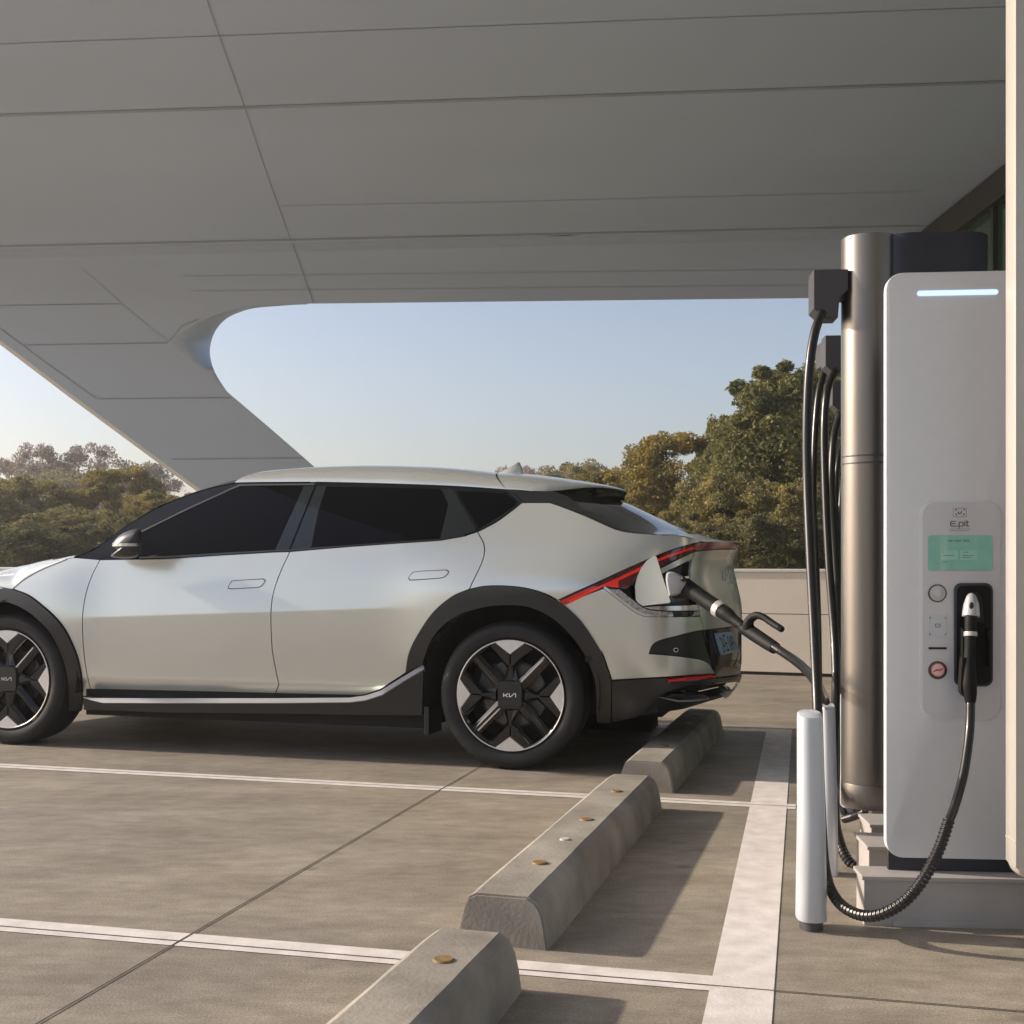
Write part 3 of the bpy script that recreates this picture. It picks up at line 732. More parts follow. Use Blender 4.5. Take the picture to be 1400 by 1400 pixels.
# ---- painted body panels
panel('front_fender', HS+[(101,762.3),(123,764),(137,765.3)]+FD[1:]+[(113,952.5)]+AFo[::-1][1:-1], M['car'])
fd = panel('front_door', BL_f[2:]+BS[1:]+BS2+TRIM[:3][::-1][1:]+FD[::-1][:-1], M['car'])
rdp = panel('rear_door', BL_r+RDs[1:]+ARo1[::-1][1:]+TRIM[2:][::-1]+BS2+BS[::-1][:-1], M['car'])
q = panel('rear_fender', BL_q+QT[1:]+[(926.9,731.6),(950,737),(965,740.6)]+LAMPT[::-1][1:]+ARo2[::-1][10:]+RDs[::-1][1:-1], M['car'])
# lower rear bumper skin (below lamp, left of tailgate)
CH = smooth([(825,804.3),(845,819.5),(864.3,834.3),(875.7,840.7),(887,842.8),(918.6,843.2),(957,842.5)])
BP_t = smooth([(887.7,893.7),(892,882.5),(902,876),(924,870),(947,864.3),(962,861.6)])
BP_b = smooth([(887.7,893.7),(917,896),(945,899.3),(960,902.3),(969,907.5),(976.5,918.5),(977,921)])
panel('rear_bumper', [(771.4,826.9),(797,815),(825,804.3)]+CH[1:]+[(962,861.6)]+BP_t[::-1][1:]+BP_b[1:]+[(943,923.2),(910.9,925.6),(836.6,929.8)]+ARo2[::-1][1:14], M['car'])
panel('bumper_insert', BP_t+[(966,880),(973,903),(976.5,918.5)]+BP_b[::-1][2:-1], M['clad'], off=-.006)
SC = LR-.0005
def zc_(py, v=.94): 
    return UV(1010, py, v)[2]
panel('tailgate', [(949.5,754.3),(960,752.6),(980,751),(998,750.8)]+[SZ((SC, zc_(751))), SZ((SC, .99)), SZ((SC, zc_(857)))]+[(1000,857),(962,861.6),(957,842.5),(955,826),(949.3,802),(944.5,790),(943.5,780),(946,765)], M['car'])
panel('tailgate_lower', [(962,861.6),(1000,857)]+[SZ((SC, zc_(857))), SZ((SC, .6)), SZ((SC, zc_(922)))]+[(1000,924.5),(984,926.5),(979,926),(976.5,918.5),(973,903),(966,880)], M['piano'], off=-.004)
# surround of the charge port
panel('port_frame', [(903,777),(921,767.5),(949.5,754.3),(946,765),(925,775),(905.5,785)], M['car'])
port = panel('charge_port', [(905.5,785),(925,775),(946,765),(943.5,780),(944.5,790),(949.3,802),(955,826),(930,827.5),(900,828),(880,829),(870,821),(868,800),(886,783)], M['port'], off=-.045, depth=.0)
panel('port_lining', [(908,788),(942,769),(940,782),(945,800),(950,822),(905,824)], M['navy'], off=-.04, parent=port)
panel('port_ledge', [(879.3,830),(900,828),(930,827.5),(955,826),(957,835),(925,835.6),(907,835.4),(889,833.6)], M['chrome'], off=-.006)
# lamps
lamp = panel('tail_lamp', LAMPT+[(949,754.4),(921,767),(902.9,776.6),(875,792),(856,806.2),(847,804.4),(822.9,804.2),(797,815.5),(771.4,827)], M['reddark'], off=-.004)
panel('light_line', [(777,821.5)]+[(815.5,803),(848,788.5),(878,774),(903,762.5),(935,751.5),(950,747.8),(950,750),(936,754.2),(904,766),(879,778.5),(850,792),(818,805.2),(780,824.5)], M['redlit'], off=.001, parent=lamp, gap=0, depth=.002, h=.05)
panel('lit_segment', [(826,799.5),(845.5,791.8),(845.5,803.5),(830,801.5)], M['redlit'], off=.0015, parent=lamp, gap=0, depth=.002, h=.05)
panel('lower_segment', [(764.5,822.5),(812,801),(822,804),(797,815.3),(771.6,826.8)], M['red'], off=.0005, parent=lamp, gap=0, depth=.002, h=.05)
lamp2 = panel('light_bar', [(950,742.6),(965,740.4),(980,740.2),(1000,740.6)]+[SZ((SC, zc_(740.8))), SZ((SC, zc_(751)))]+[(998,750.6),(980,750.8),(960,752.4),(949.5,754.1)], M['redpale'], off=.004)
trl = panel('turn_lamp', CH[:-1]+[(957,842),(957,835.2),(925,835.8),(907,835.6),(889,833.8),(879.3,830.3),(862,817),(847,805)], M['crystal'], off=.001)
panel('chrome_line', CH[:26]+[(p[0]+2.0, p[1]-2.8) for p in CH[:26][::-1]], M['chrome'], off=.004, parent=trl, gap=0, depth=.004, h=.05)
panel('dark_segment', [(919,836.4),(934,836.2),(949,836.0),(946,842),(921,842.4)], M['piano'], off=.0025, parent=trl, gap=0, depth=.002, h=.05)
for a in ((932,938),): panel('reflector_segment', [(a[0],836.4),(a[1],836.3),(a[1]+2,842),(a[0]+1,842.2)], M['disc'], off=.0035, parent=trl, gap=0, depth=.002, h=.05)
refl = panel('reflector', [(911,929),(945,925.3),(976.5,922.2),(979,926.5),(945,930),(913.5,933.2)], M['red'], off=.002)
# plate and marks
PLq = [(976,866),(998.5,863.6),(1007.5,890),(984.6,895.5)]
plate = panel('licence_plate', PLq, M['plate'], off=.012, gap=0, depth=.012, far=False)
def text_verts(txt, size=1.0, res=3):
    cu = bpy.data.curves.new('t', 'FONT'); cu.body = txt; cu.resolution_u = res; cu.size = size; ob = bpy.data.objects.new('t', cu); C.objects.link(ob)
    bpy.context.view_layer.update(); dg = bpy.context.evaluated_depsgraph_get(); me = bpy.data.meshes.new_from_object(ob.evaluated_get(dg))
    V = np.array([v.co[:] for v in me.vertices]); Fc = [tuple(p.vertices) for p in me.polygons]
    bpy.data.objects.remove(ob); bpy.data.meshes.remove(me)
    V = V[:, :2]-V[:, :2].min(0); return V, Fc, V.max(0)
def on_quad(name, txt, quad, m, off, parent):
    """quad in photo pixels: tl,tr,br,bl ; text stretched to it and laid on the body surface"""
    V, Fc, mx = text_verts(txt); sz = np.array([invp(p) for p in quad]); a = V[:, 0]/mx[0]; b = 1-V[:, 1]/mx[1]
    Q = (sz[0]*((1-a)*(1-b))[:, None]+sz[1]*(a*(1-b))[:, None]+sz[2]*(a*b)[:, None]+sz[3]*((1-a)*b)[:, None])
    P = Pside(Q[:, 0], Q[:, 1])+Nside(Q[:, 0], Q[:, 1])*NSGN*off
    return mk(name, P, Fc, m, parent)
on_quad('plate_number', '24\ub3c4 0491', [(979,868.5),(997.5,866.5),(1005,888),(986.2,892.8)], M['ink'], .0135, plate)
def strokes(lines, wid, mapf, name, m, parent, depth=.003):
    V = []; Fc = []
    for L in lines:
        for p, q_ in zip(L[:-1], L[1:]):
            p = np.array(p, float); q_ = np.array(q_, float); d = (q_-p)/np.linalg.norm(q_-p); nn = np.array([-d[1], d[0]])*wid/2; p = p-d*wid*.35; q_ = q_+d*wid*.35
            o = len(V)
            for lay in (0, 1):
                V += [mapf(p+nn, lay), mapf(p-nn, lay), mapf(q_-nn, lay), mapf(q_+nn, lay)]
            Fc += [(o, o+1, o+2, o+3), (o+4, o+5, o+6, o+7), (o, o+4, o+5, o+1), (o+1, o+5, o+6, o+2), (o+2, o+6, o+7, o+3), (o+3, o+7, o+4, o)]
    return mk(name, V, Fc, m, parent)
LOGO = [[(0,0),(0,1),(.18,1.0)][:2], [(0,.42),(.28,.42),(.75,1.0)], [(.42,.10),(.62,.10),(1.05,.62)][:0] or [(.30,.40),(.70,0)], [(1.02,0),(1.02,1)], [(1.02,.02),(1.30,.05),(1.85,1.0),(2.15,1.0),(2.15,0)]]
def map_badge(p, lay):
    sz = np.array([invp(x) for x in ((988,779.5),(998,779.5),(998.5,793),(989,793))]); a = p[0]/2.15; b = 1-p[1]
    Q = sz[0]*(1-a)*(1-b)+sz[1]*a*(1-b)+sz[2]*a*b+sz[3]*(1-a)*b
    return tuple(Pside(Q[0], Q[1])+Nside(Q[0], Q[1])*NSGN*(.002+.006*lay))
strokes(LOGO, .17, map_badge, 'tail_badge', M['white_logo'], car)

# ---- cladding
dummy = panel('arch_cladding', ARo1+ARo2[1:]+[(836.6,929.8),(836,987)]+[(815.4,986)]+ARi[::-1][:-7]+[(578.5,908.5),(556,919)], M['clad'], off=.014, depth=.03)
panel('rear_lower_cladding', [(836.6,929.9),(910.9,925.7),(911,929)]+[(913.5,933.3),(945,930.1),(979,926.6),(979,926.2),(984,926.6),(1000,924.7)]+[SZ((SC, zc_(923))), SZ((SC, .375))]+[(1003,932),(985,934.5),(958,937.5),(937.4,939.5),(916,943.5),(903,951),(885,966),(871,979.5),(836,987)], M['clad'], off=.008, depth=.03)
panel('diffuser_recess', [(916,943.5),(937.4,939.5),(958,937.5),(985,934.5),(1003,932)]+[SZ((SC, .375)), SZ((SC, .33))]+[(998,946),(967,953.5),(930,958),(905,953),(903,951)], M['under'], off=-.05, depth=.0)
panel('diffuser', [(871,979.5),(885,966),(903,951.5),(905,953.5),(930,959),(967,954.5),(998,947)]+[SZ((SC, .325)), SZ((SC, .29))]+[(1003,949.5),(992,953.5),(968,960.5),(935.7,970.5),(900,976.5)], M['clad'], off=-.004, depth=.05)
wing = panel('diffuser_winglet', [(899.5,951.2),(925.4,955.2),(945,954.2),(966,951.2),(958,946),(938,944.6),(915,948)], M['piano'], off=.012, depth=.03)
panel('winglet_edge', [(899.5,951.6),(925.4,955.8),(945,955),(967,952.4),(967,954.0),(945,957),(925.4,957.6)], M['silver'], off=.013, gap=0, parent=wing, h=.05)
panel('skid_edge', [(985,950),(1003,944.5),(1009.5,935.5),(1011,938),(1005,949),(990,954)], M['silver'], off=.006, gap=0)
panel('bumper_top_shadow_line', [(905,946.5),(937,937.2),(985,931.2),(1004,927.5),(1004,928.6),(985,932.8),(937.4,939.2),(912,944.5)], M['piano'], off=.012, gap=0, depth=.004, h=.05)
sens = panel('parking_sensor', [(805+5*cos(a), 900.5+4.3*sin(a)) for a in np.linspace(0, 2*pi, 16, endpoint=False)], M['piano'], off=.016, gap=0, depth=.003)
panel('parking_sensor', [(924.5+3.4*cos(a), 888.8+3*sin(a)) for a in np.linspace(0, 2*pi, 14, endpoint=False)], M['silver'], off=-.003, gap=0, depth=.003)
panel('parking_sensor', [(924.5+2.3*cos(a), 888.8+2*sin(a)) for a in np.linspace(0, 2*pi, 14, endpoint=False)], M['piano'], off=-.0015, gap=0, depth=.003)
# sill: bright trim and dark lower
TU = [(113,953.2),(126.5,954.2),(200,954.6),(376,954.6),(478,953.8),(500,950.8),(520,944.2),(556,922.3),(578.5,908.5)]
TL = [(580,914.5),(556,928.5),(522,950),(500,957.2),(478,960),(376,961),(200,961),(140,960.8),(124,957)]
def sillo(P): return .03+.0*P[:, 0]
def trimo(P): 
    return np.full(len(P), .012)
panel('sill_trim', TU+TL, M['sill_metal'], vfix=.038, nfix=(0,-.86,.5), gap=0, depth=.06, h=.04)
panel('sill', TL[::-1]+[(579,916),(576.8,978)]+[(478.6,977.3),(375,975.7),(225,974),(132,970.5),(114,970.5),(114,953.5)], M['clad'], vfix=.046, nfix=(0,-.99,-.1), gap=0, depth=.05)
# front arch cladding continued past the picture edge by the mirror of its visible half
cz = .37
fo = [tuple(invp(p)) for p in AFo]; fi = [tuple(invp(p)) for p in AFi]
uo = [(float(Pside(*p)[0])+WB, p[1]) for p in fo]; ui = [(float(Pside(*p)[0])+WB, p[1]) for p in fi]
def back_sz(L): return [SZ(u_to_sz(-WB+u, z)) for u, z in L]
outer = back_sz(uo)+[]; inner = back_sz(ui)
uo_m = [(-u, z) for u, z in uo]; ui_m = [(-u, z) for u, z in ui]
top_o = [(x, .93-.02*(x/.2)**2) for x in ()]
fan = [tuple(p) for p in outer[::-1]]+[tuple(p) for p in back_sz([( .0, uo[0][1]+.006)])]+[tuple(p) for p in back_sz(uo_m)]
fin = [tuple(p) for p in back_sz(ui_m[::-1])]+[tuple(p) for p in inner]
panel('arch_cladding', fan+[tuple(SZ(u_to_sz(-WB-.50, .27)))]+[tuple(SZ(u_to_sz(-WB-.40, .27)))]+[p for p in fin]+[tuple(SZ(invp((95,970)))), tuple(SZ(invp((113,971))))], M['clad'], off=.014, depth=.03, raw=True)
# bonnet-side / nose skin left of the arch
hz = [(-WB+.10, float(invp((17,805))[1])), (-3.10, .905), (-3.3, .885), (-3.5, .855)]
HR = [SZ(u_to_sz(a, b)) for a, b in hz]
HR[0] = SZ(invp((17,805)))
HRn = [SZ((-MM-.32, .83)), SZ((-MM-.55, .80)), SZ((-MM-.8, .785)), SZ((-MM-LR+.001, .78))]
fb = [tuple(p) for p in back_sz(uo_m)]
panel('front_bumper', [tuple(p) for p in back_sz([(-.02, uo[0][1]+.007)])]+fb+[tuple(SZ(u_to_sz(-WB-.50, .27))), (-MM-.6, .25), (-MM-LR+.001, .25)]+[tuple(p) for p in HRn[::-1]]+[tuple(p) for p in HR[::-1][:-1]]+[], M['car'], raw=True)

# ---- glasshouse
gh = panel('window_surround', BL_f+BL_r[1:]+BL_q[1:]+[(705,677),(691,668.8)]+TOPL[::-1][1:-1]+APIL[::-1][:-1], M['piano'], off=-.004, gap=.0, depth=.0)
panel('front_window', [(194,729),(225,713),(260,696),(295,680.3),(316,670.5),(329,665.3),(350,664.7),(414.6,664.9),(400,697),(386,727),(374.8,751.3),(310,754.6),(240,758.8),(191,760.2)], M['glass'], off=-.001, gap=0, depth=.003, h=.05)
panel('door_pillar_cover', [(415.6,664.4),(430.5,664.4),(416,700),(394.8,752.3),(376,752.5),(387,727),(401,697)], M['pillar'], off=.001, gap=0, depth=.004, h=.05)
panel('door_pillar_cover', [(433.5,664.4),(446.5,664.9),(435,700),(425.7,748.5),(398,751.4),(419,700)], M['pillar'], off=.001, gap=0, depth=.004, h=.05)
panel('rear_window', [(447.5,665.2),(520,666.3),(602.2,668.6),(612,688.6),(606,715),(600.8,736),(550,740),(478.6,745),(427,748),(436.5,700)], M['glass'], off=-.001, gap=0, depth=.003, h=.05)
panel('door_corner_cover', [(604,668.8),(619,669.5),(635,697),(651.5,726),(630,732.5),(602,736.2),(607,715),(613.2,688.6)], M['pillar'], off=.001, gap=0, depth=.004, h=.05)
panel('quarter_window', [(624.3,671.4),(660,672.5),(691.4,674.9),(699,680),(705,686),(703,690),(680,706),(654.3,721.4),(638,695)], M['glass'], off=-.001, gap=0, depth=.003, h=.05)
panel('quarter_trim', [(655.5,724.5),(680,709.5),(704,693),(710,687),(706,681.5),(697,674.2),(691,671.3),(691,669.2),(705,677),(712.6,687.2),(700,697.5),(678.6,712.6),(654.5,726)], M['pillar'], off=.003, gap=0, depth=.006, h=.05)
panel('bonnet_seam', [(p[0], p[1]) for p in HS]+[(p[0]+.5, p[1]+1.1) for p in HS[::-1]], M['ink'], off=.001, gap=0, depth=.002, h=.05)
panel('pillar_highlight_trim', [(192,726.5),(225,710.5),(260,693.2),(295,677.5),(315,667.8),(327,662.6),(360,661.8),(430,661.4),(430,663.4),(350,664),(329,664.6),(316,669.8),(295,679.5),(260,695.4),(225,712.4),(193,728.5)], M['head'], off=.002, gap=0, depth=.003, h=.05)  # pillar strip, its thin highlights put into a lighter grey
panel('belt_trim', [(190,761.5),(240,760),(310,755.8),(375,752.4),(396,751.8),(430,749),(478.6,745.8),(550,740.8),(601,737.2),(635,731.2),(635.5,732.3),(601,738.5),(550,742),(478.6,747),(430,751),(396,753.8),(375,754.4),(310,758.2),(240,762.4),(190,764)], M['clad'], off=.004, gap=0, depth=.005, h=.05)
# upper black piece between quarter glass and spoiler
panel('spoiler_side_trim', [(691,668.8),(699,669.2),(728,672.3),(757,671.5),(775,678),(790,688),(797,704),(766,692),(752.6,687.4),(747,687.2),(714.9,687.4),(705,677)], M['clad'], off=-.002, gap=0)
for nm, qd, par in (('door_handle', [(312.5,803.4),(314,799.5),(317.9,794.8),(325,794.0),(359,792.2),(362.3,794.0),(360.5,797.2),(357,801),(351.8,802.9),(340,803.4),(316,804.6)], fd), ('door_handle', [(559.4,790.3),(561,787),(565.7,782.6),(575,781.5),(609.5,780),(613,782),(611,785.5),(607,788.8),(600,790.2),(580,791.5),(561.4,792.6)], rdp)):
    c = np.mean(qd, 0); big = [tuple(c+(np.array(p)-c)*np.array([1.05, 1.2])) for p in qd]
    h_ = panel(nm, big, M['ink'], off=.0006, gap=0, parent=par, depth=.001, h=.05)
    h_.name = 'handle_recess'
    panel(nm, qd, M['car'], off=.0016, gap=0, parent=par, depth=.002, h=.05)

# dark inner shell so that the gaps read as dark lines
def shell():
    ss = np.arange(-MM-LR+.001, LR, .03); V = []; Fc = []; nz = 34
    tops = []
    ctrl = sorted([tuple(invp(p)) for p in APIL+TOPL[1:]+QT+[(926.9,731.6),(950,741)]]+[tuple(p) for p in HR+HRn]+[tuple(invp((60,777))), (LR, zc_(742))])
    tx = [c[0] for c in ctrl]; tz = [c[1] for c in ctrl]
    for s in ss:
        zt = float(np.interp(s, tx, tz))-.006; z = np.linspace(.335, max(zt, .5), nz); P = Pside(s, z); N = Nside(np.full(nz, s), z)*NSGN
        V += (P-N*.016).tolist()
    for i in range(len(ss)-1):
        for j in range(nz-1):
            c = np.mean([V[i*nz+j], V[(i+1)*nz+j+1]], 0)
            if any(math.hypot(c[0]-uc, c[2]-.37) < .475 for uc in (0, -WB)): continue
            # leave the charge port open
            a, b = cam_of(*c)
            if 864 < a < 958 and 762 < b < 831: continue
            if 894 < a and 928 < b: continue
            Fc.append((i*nz+j, i*nz+j+1, (i+1)*nz+j+1, (i+1)*nz+j))
    return mk('inner_body', V, Fc, M['under'], car, True)
OBJ.append(shell())

# ---- upper skins (bonnet, windscreen, roof, spoiler, rear window, deck); both halves in one mesh
def skin(name, Rp, Cp_, m, w0=0., w1=1., q=1.5, pz=1.0, nu=60, nw=24, off=0., pu=1.0, split=False):
    Rp = np.array(Rp, float); Cp_ = np.array(Cp_, float); k = np.arange(len(Rp))
    fr = [pchip(k, Rp[:, i]) for i in range(3)]; fc = [pchip(k, Cp_[:, i]) for i in range(3)]
    def S_(t, w_):
        R = np.stack([f(t) for f in fr], -1); Cc = np.stack([f(t) for f in fc], -1); a = w_*pi/2
        fv = w_**q; fz = np.sin(a)**pz; fu = np.sin(a)**pu
        return np.stack([R[..., 0]+(Cc[..., 0]-R[..., 0])*fu, R[..., 1]+(Cc[..., 1]-R[..., 1])*fv, R[..., 2]+(Cc[..., 2]-R[..., 2])*fz], -1)
    T, W_ = np.meshgrid(np.linspace(0, len(Rp)-1, nu), w0+(w1-w0)*np.linspace(0, 1, nw)**1.3, indexing='ij')
    P = S_(T, W_); e = 1e-3
    a = S_(np.clip(T+e, 0, len(Rp)-1), W_)-S_(np.clip(T-e, 0, len(Rp)-1), W_); b = S_(T, np.clip(W_+e, 1e-3, 1))-S_(T, np.clip(W_-e, 1e-3, 1))
    N = np.cross(a, b); N /= np.linalg.norm(N, axis=-1)[..., None]+1e-12
    sg = np.sign(N[nu//2, nw//2, 2]); N = N*sg; N = np.where(np.isfinite(N), N, [0, 0, 1]); P = P+N*off
    V = P.reshape(-1, 3); NN = N.reshape(-1, 3); Fc = []
    for i in range(nu-1):
        for j in range(nw-1):
            f = (i*nw+j, (i+1)*nw+j, (i+1)*nw+j+1, i*nw+j+1); Fc.append(f)
    c = np.cross(V[Fc[len(Fc)//2][1]]-V[Fc[len(Fc)//2][0]], V[Fc[len(Fc)//2][2]]-V[Fc[len(Fc)//2][0]])
    if c[2] < 0: Fc = [f[::-1] for f in Fc]
    n = len(V); V2 = V.copy(); V2[:, 1] = 2*HW-V2[:, 1]; N2 = NN.copy(); N2[:, 1] *= -1
    if split:
        mk(name, V, Fc, m, car, True, NN); return mk(name, V2, [f[::-1] for f in Fc], m, car, True, N2)
    return mk(name, np.r_[V, V2], Fc+[tuple(i+n for i in f[::-1]) for f in Fc], m, car, True, np.r_[NN, N2])
def S3(p): return tuple(Pside(*(p if isinstance(p, SZ) else invp(p))))
Rh = [S3(p) for p in [(101,762.3),(92.6,763.5),(82,768),(58,777.7),(34,791)]]+[S3(p) for p in HR+HRn]
Ch = [(-2.72,HW,1.085),(-2.80,HW,1.080),(-2.88,HW,1.074),(-3.0,HW,1.068),(-3.12,HW,1.055),(-3.22,HW,1.04),(-3.34,HW,1.005),(-3.5,HW,.93),(-3.6,HW,.885),(-3.68,HW,.845),(-3.73,HW,.815),(-3.75,HW,.795),(-3.76,HW,.783)]
skin('bonnet', Rh, Ch, M['car'], q=1.15, pz=.40, nu=90)
Rw = [S3(p) for p in [(101,762.3),(130,749.3),(161,726.3),(188,709),(214,694),(240,682.5),(268,672.5),(295,665),(321,659.6)]]
Cw = [(-2.74,HW,1.09),(-2.60,HW,1.19),(-2.46,HW,1.28),(-2.32,HW,1.36),(-2.18,HW,1.43),(-2.04,HW,1.485),(-1.90,HW,1.53),(-1.76,HW,1.563),(-1.62,HW,1.585)]
skin('windscreen', Rw, Cw, M['glass'], w0=.10, q=1.0, pz=.9)
skin('windscreen_pillar', Rw, Cw, M['piano'], w0=0, w1=.10, q=1.0, pz=.9, nw=5, split=True)
Rr = [S3(p) for p in [(321,659.6),(350,659),(390,658.8),(432,658.6),(475,659.3),(521,660.5),(570,662),(619,664),(660,666.5),(691,668.8)]]
Cr = [(-1.62,HW,1.585),(-1.52,HW,1.595),(-1.40,HW,1.602),(-1.27,HW,1.605),(-1.12,HW,1.605),(-.98,HW,1.602),(-.80,HW,1.594),(-.60,HW,1.581),(-.42,HW,1.562),(-.27,HW,1.542)]
skin('roof_rail', Rr, Cr, M['car'], w1=.52, q=1.6, pz=.85)
skin('glass_roof', Rr, Cr, M['piano'], w0=.52, q=1.6, pz=.85, off=-.003)
vS = S3((691,668.8))[1]
Rs = [S3((691,668.8)), UV(710,669.6,vS-.005), UV(728,671.2,vS-.01), UV(745,671.6,vS), UV(762,670.6,vS+.04), UV(780,668.8,vS+.11), UV(800,666.8,vS+.21), UV(825,666.8,vS+.36), UV(845,669.5,vS+.50), UV(856,673.5,.93)]
Cs = [(-.27,HW,1.542), UV(716,648.8,HW), UV(735,650.3,HW), UV(756,652.5,HW), UV(776,655.3,HW), UV(797,658.4,HW), UV(818,661.8,HW), UV(838,665.4,HW), UV(850,668.4,HW), UV(857,671,HW)]
skin('spoiler', Rs, Cs, M['car'], q=1.4, pz=.8)
# spoiler underside: a dark body hanging below the lip down to the rear window
Rg = [S3(p) for p in [(752.6,687.4),(766,692),(781,698),(797,704),(814,711.7),(831.4,719.4),(845,724.6),(862,728),(880,730),(900,731)]]
Cg = [UV(a, b, HW) for a, b in [(765,664),(785,668),(806,674),(830,680.5),(857,687.5),(878,697),(900,707.5),(920,716),(938,723),(957,731)]]
skin('rear_window_border', Rg, Cg, M['pillar'], w1=.40, q=1.15, pz=.8, nw=12, split=True)
skin('rear_window_glass', Rg, Cg, M['rglass'], w0=.40, q=1.15, pz=.8, off=-.002)
lip = [Rs[2], Rs[3], Rs[4], Rs[5], Rs[6], Rs[7], Rs[8], Rs[9]]
low = [UV(728,686,vS+.02), UV(750,687,vS+.03), UV(772,686,vS+.08), UV(790,684.5,vS+.16), UV(806,683,vS+.27), UV(828,683,vS+.40), UV(843,683.5,vS+.55), UV(853,684,.93)]
mid_ = [(a[0]-.012, (a[1]+b[1])/2+.0, (a[2]*.45+b[2]*.55)) for a, b in zip(lip, low)]
VV = []; FF = []
for a, c_, b in zip(lip, mid_, low): VV += [a, c_, b, (b[0]-.25, b[1]+.05, b[2]-.01)]
for i in range(len(lip)-1):
    for j in range(3): FF.append((4*i+j, 4*i+j+1, 4*i+5+j, 4*i+4+j))
n = len(VV); VV2 = [(a, 2*HW-b, c_) for a, b, c_ in VV]
mk('spoiler_underside', VV+VV2, FF+[tuple(i+n for i in f[::-1]) for f in FF], M['piano'], car, True)
# tail deck
Rd = [S3(p) for p in [(900,731),(926.9,731.8),(950,737),(965,740.4),(980,740.2),(997,740.6)]]+[tuple(Pside(SC, zc_(741)))]
Cd = [UV(957,731,HW), UV(966,734,HW), UV(976,737,HW), UV(985,738.6,HW), UV(994,739.3,HW), UV(1001,739.8,HW), tuple(Pside(LR, zc_(740.9)))]
skin('tail_deck', Rd, Cd, M['car'], q=1.0, pz=.9, nu=30, nw=14)
# cowl
bm = bmesh.new(); prism(bm, [(-2.80, .22),(-2.66,.18),(-2.58,.6),(-2.56,.94),(-2.56,1.2),(-2.62,1.62),(-2.70,1.72),(-2.78,1.66),(-2.86,.94)], 'z', 1.0, 1.058); mkbm('cowl', bm, M['under'], car)
# shark fin aerial
fin_ = [(0,0,0)]
fx = UV(676,643,HW)[0]; fx2 = UV(715,647,HW)[0]; zf = UV(696,646,HW)[2]-.012; zt = UV(708,633,HW)[2]
VV = []; FF = []; st = [(fx, .0, .002), (fx+.05, .3, .02), (fx+.10, .62, .028), (fx2-.035, .98, .016), (fx2-.02, 1.0, .010), (fx2-.006, .55, .022), (fx2, .0, .02)]
for u, hh, wd in st:
    zz = zf+(zt-zf)*hh+.004
    VV += [(u, HW-wd*1.3, zf-.01), (u, HW-wd*.8, zf+(zz-zf)*.6), (u, HW, zz), (u, HW+wd*.8, zf+(zz-zf)*.6), (u, HW+wd*1.3, zf-.01)]
for i in range(len(st)-1):
    for j in range(4): FF.append((5*i+j, 5*i+j+1, 5*i+6+j, 5*i+5+j))
mk('shark_fin_aerial', VV, FF, M['car'], car, True)

# ---- door mirror
mo = smooth([(153,744),(160,735),(171,727.6),(187,722.6),(192.6,725),(194,732),(190.8,747),(188.4,760),(178,763),(163,763),(151.5,760.6),(157,754.5),(160,751),(154.5,748)], 3)
def mir_layer(k, vv): 
    c = np.array([174, 744.]); return [UV(*(c+(np.array(p)-c)*k), vv) for p in mo]
vb = .02; Ls = [mir_layer(.86, vb+.02), mir_layer(1.0, vb-.02), mir_layer(1.0, vb-.06), mir_layer(.96, vb-.09), mir_layer(.84, vb-.115), mir_layer(.5, vb-.13), mir_layer(.1, vb-.134)]
# keep every layer at the same outline in space: shift along u so the cap sits squarely
base0 = np.array(Ls[1]).mean(0)
for i, L in enumerate(Ls):
    a = np.array(L); Ls[i] = a
VV = np.concatenate(Ls).tolist(); nn_ = len(mo); FF = []
for i in range(len(Ls)-1):
    for j in range(nn_): FF.append((i*nn_+j, i*nn_+(j+1) % nn_, (i+1)*nn_+(j+1) % nn_, (i+1)*nn_+j))
FF.append(tuple(range(nn_))); FF.append(tuple((len(Ls)-1)*nn_+j for j in range(nn_)))
mir = mk('door_mirror', VV, FF, M['clad'], car, True); OBJ.append(mir)
sx = [(153.5,-.068),(156,-.117),(160,-.128),(166,-.137),(174,-.139),(181,-.137),(186,-.128),(189.5,-.105)]
st_ = [UV(x, 742.8, vb+d-.003) for x, d in sx]+[UV(x, 746.8, vb+d-.003) for x, d in sx]
mk('mirror_strip', st_, [(k, k+1, k+9, k+8) for k in range(7)], M['sill_metal'], mir)

# ---- wheels
def lathe(prof, n=72, axis_y=True):
    V = []; Fc = []
    for r, y in prof:
        for k in range(n):
            a = 2*pi*k/n; V.append((r*cos(a), y, r*sin(a)))
    for i in range(len(prof)-1):
        for k in range(n): Fc.append((i*n+k, i*n+(k+1) % n, (i+1)*n+(k+1) % n, (i+1)*n+k))
    return V, Fc
RT, RR = .371, .277
def fac(poly, y0, y1, top=.72, rot=0., tops=None):
    """bevelled boss: outline at y0 (back), narrower outline at y1 (front, smaller y)"""
    P = np.array(poly, float)*RR; c = P.mean(0); Q = np.array(tops)*RR if tops is not None else c+(P-c)*top
    n = len(P); R2 = np.array([[cos(rot), sin(rot)], [-sin(rot), cos(rot)]])
    P = P@R2; Q = Q@R2
    V = [(p[0], y0+.03, p[1]) for p in P]+[(p[0], y0, p[1]) for p in P]+[(p[0], y1, p[1]) for p in Q]
    Fc = []
    for L in (0, n):
        for i in range(n): Fc.append((L+i, L+(i+1) % n, L+n+(i+1) % n, L+n+i))
    Fc.append(tuple(range(2*n, 3*n)));  return V, Fc
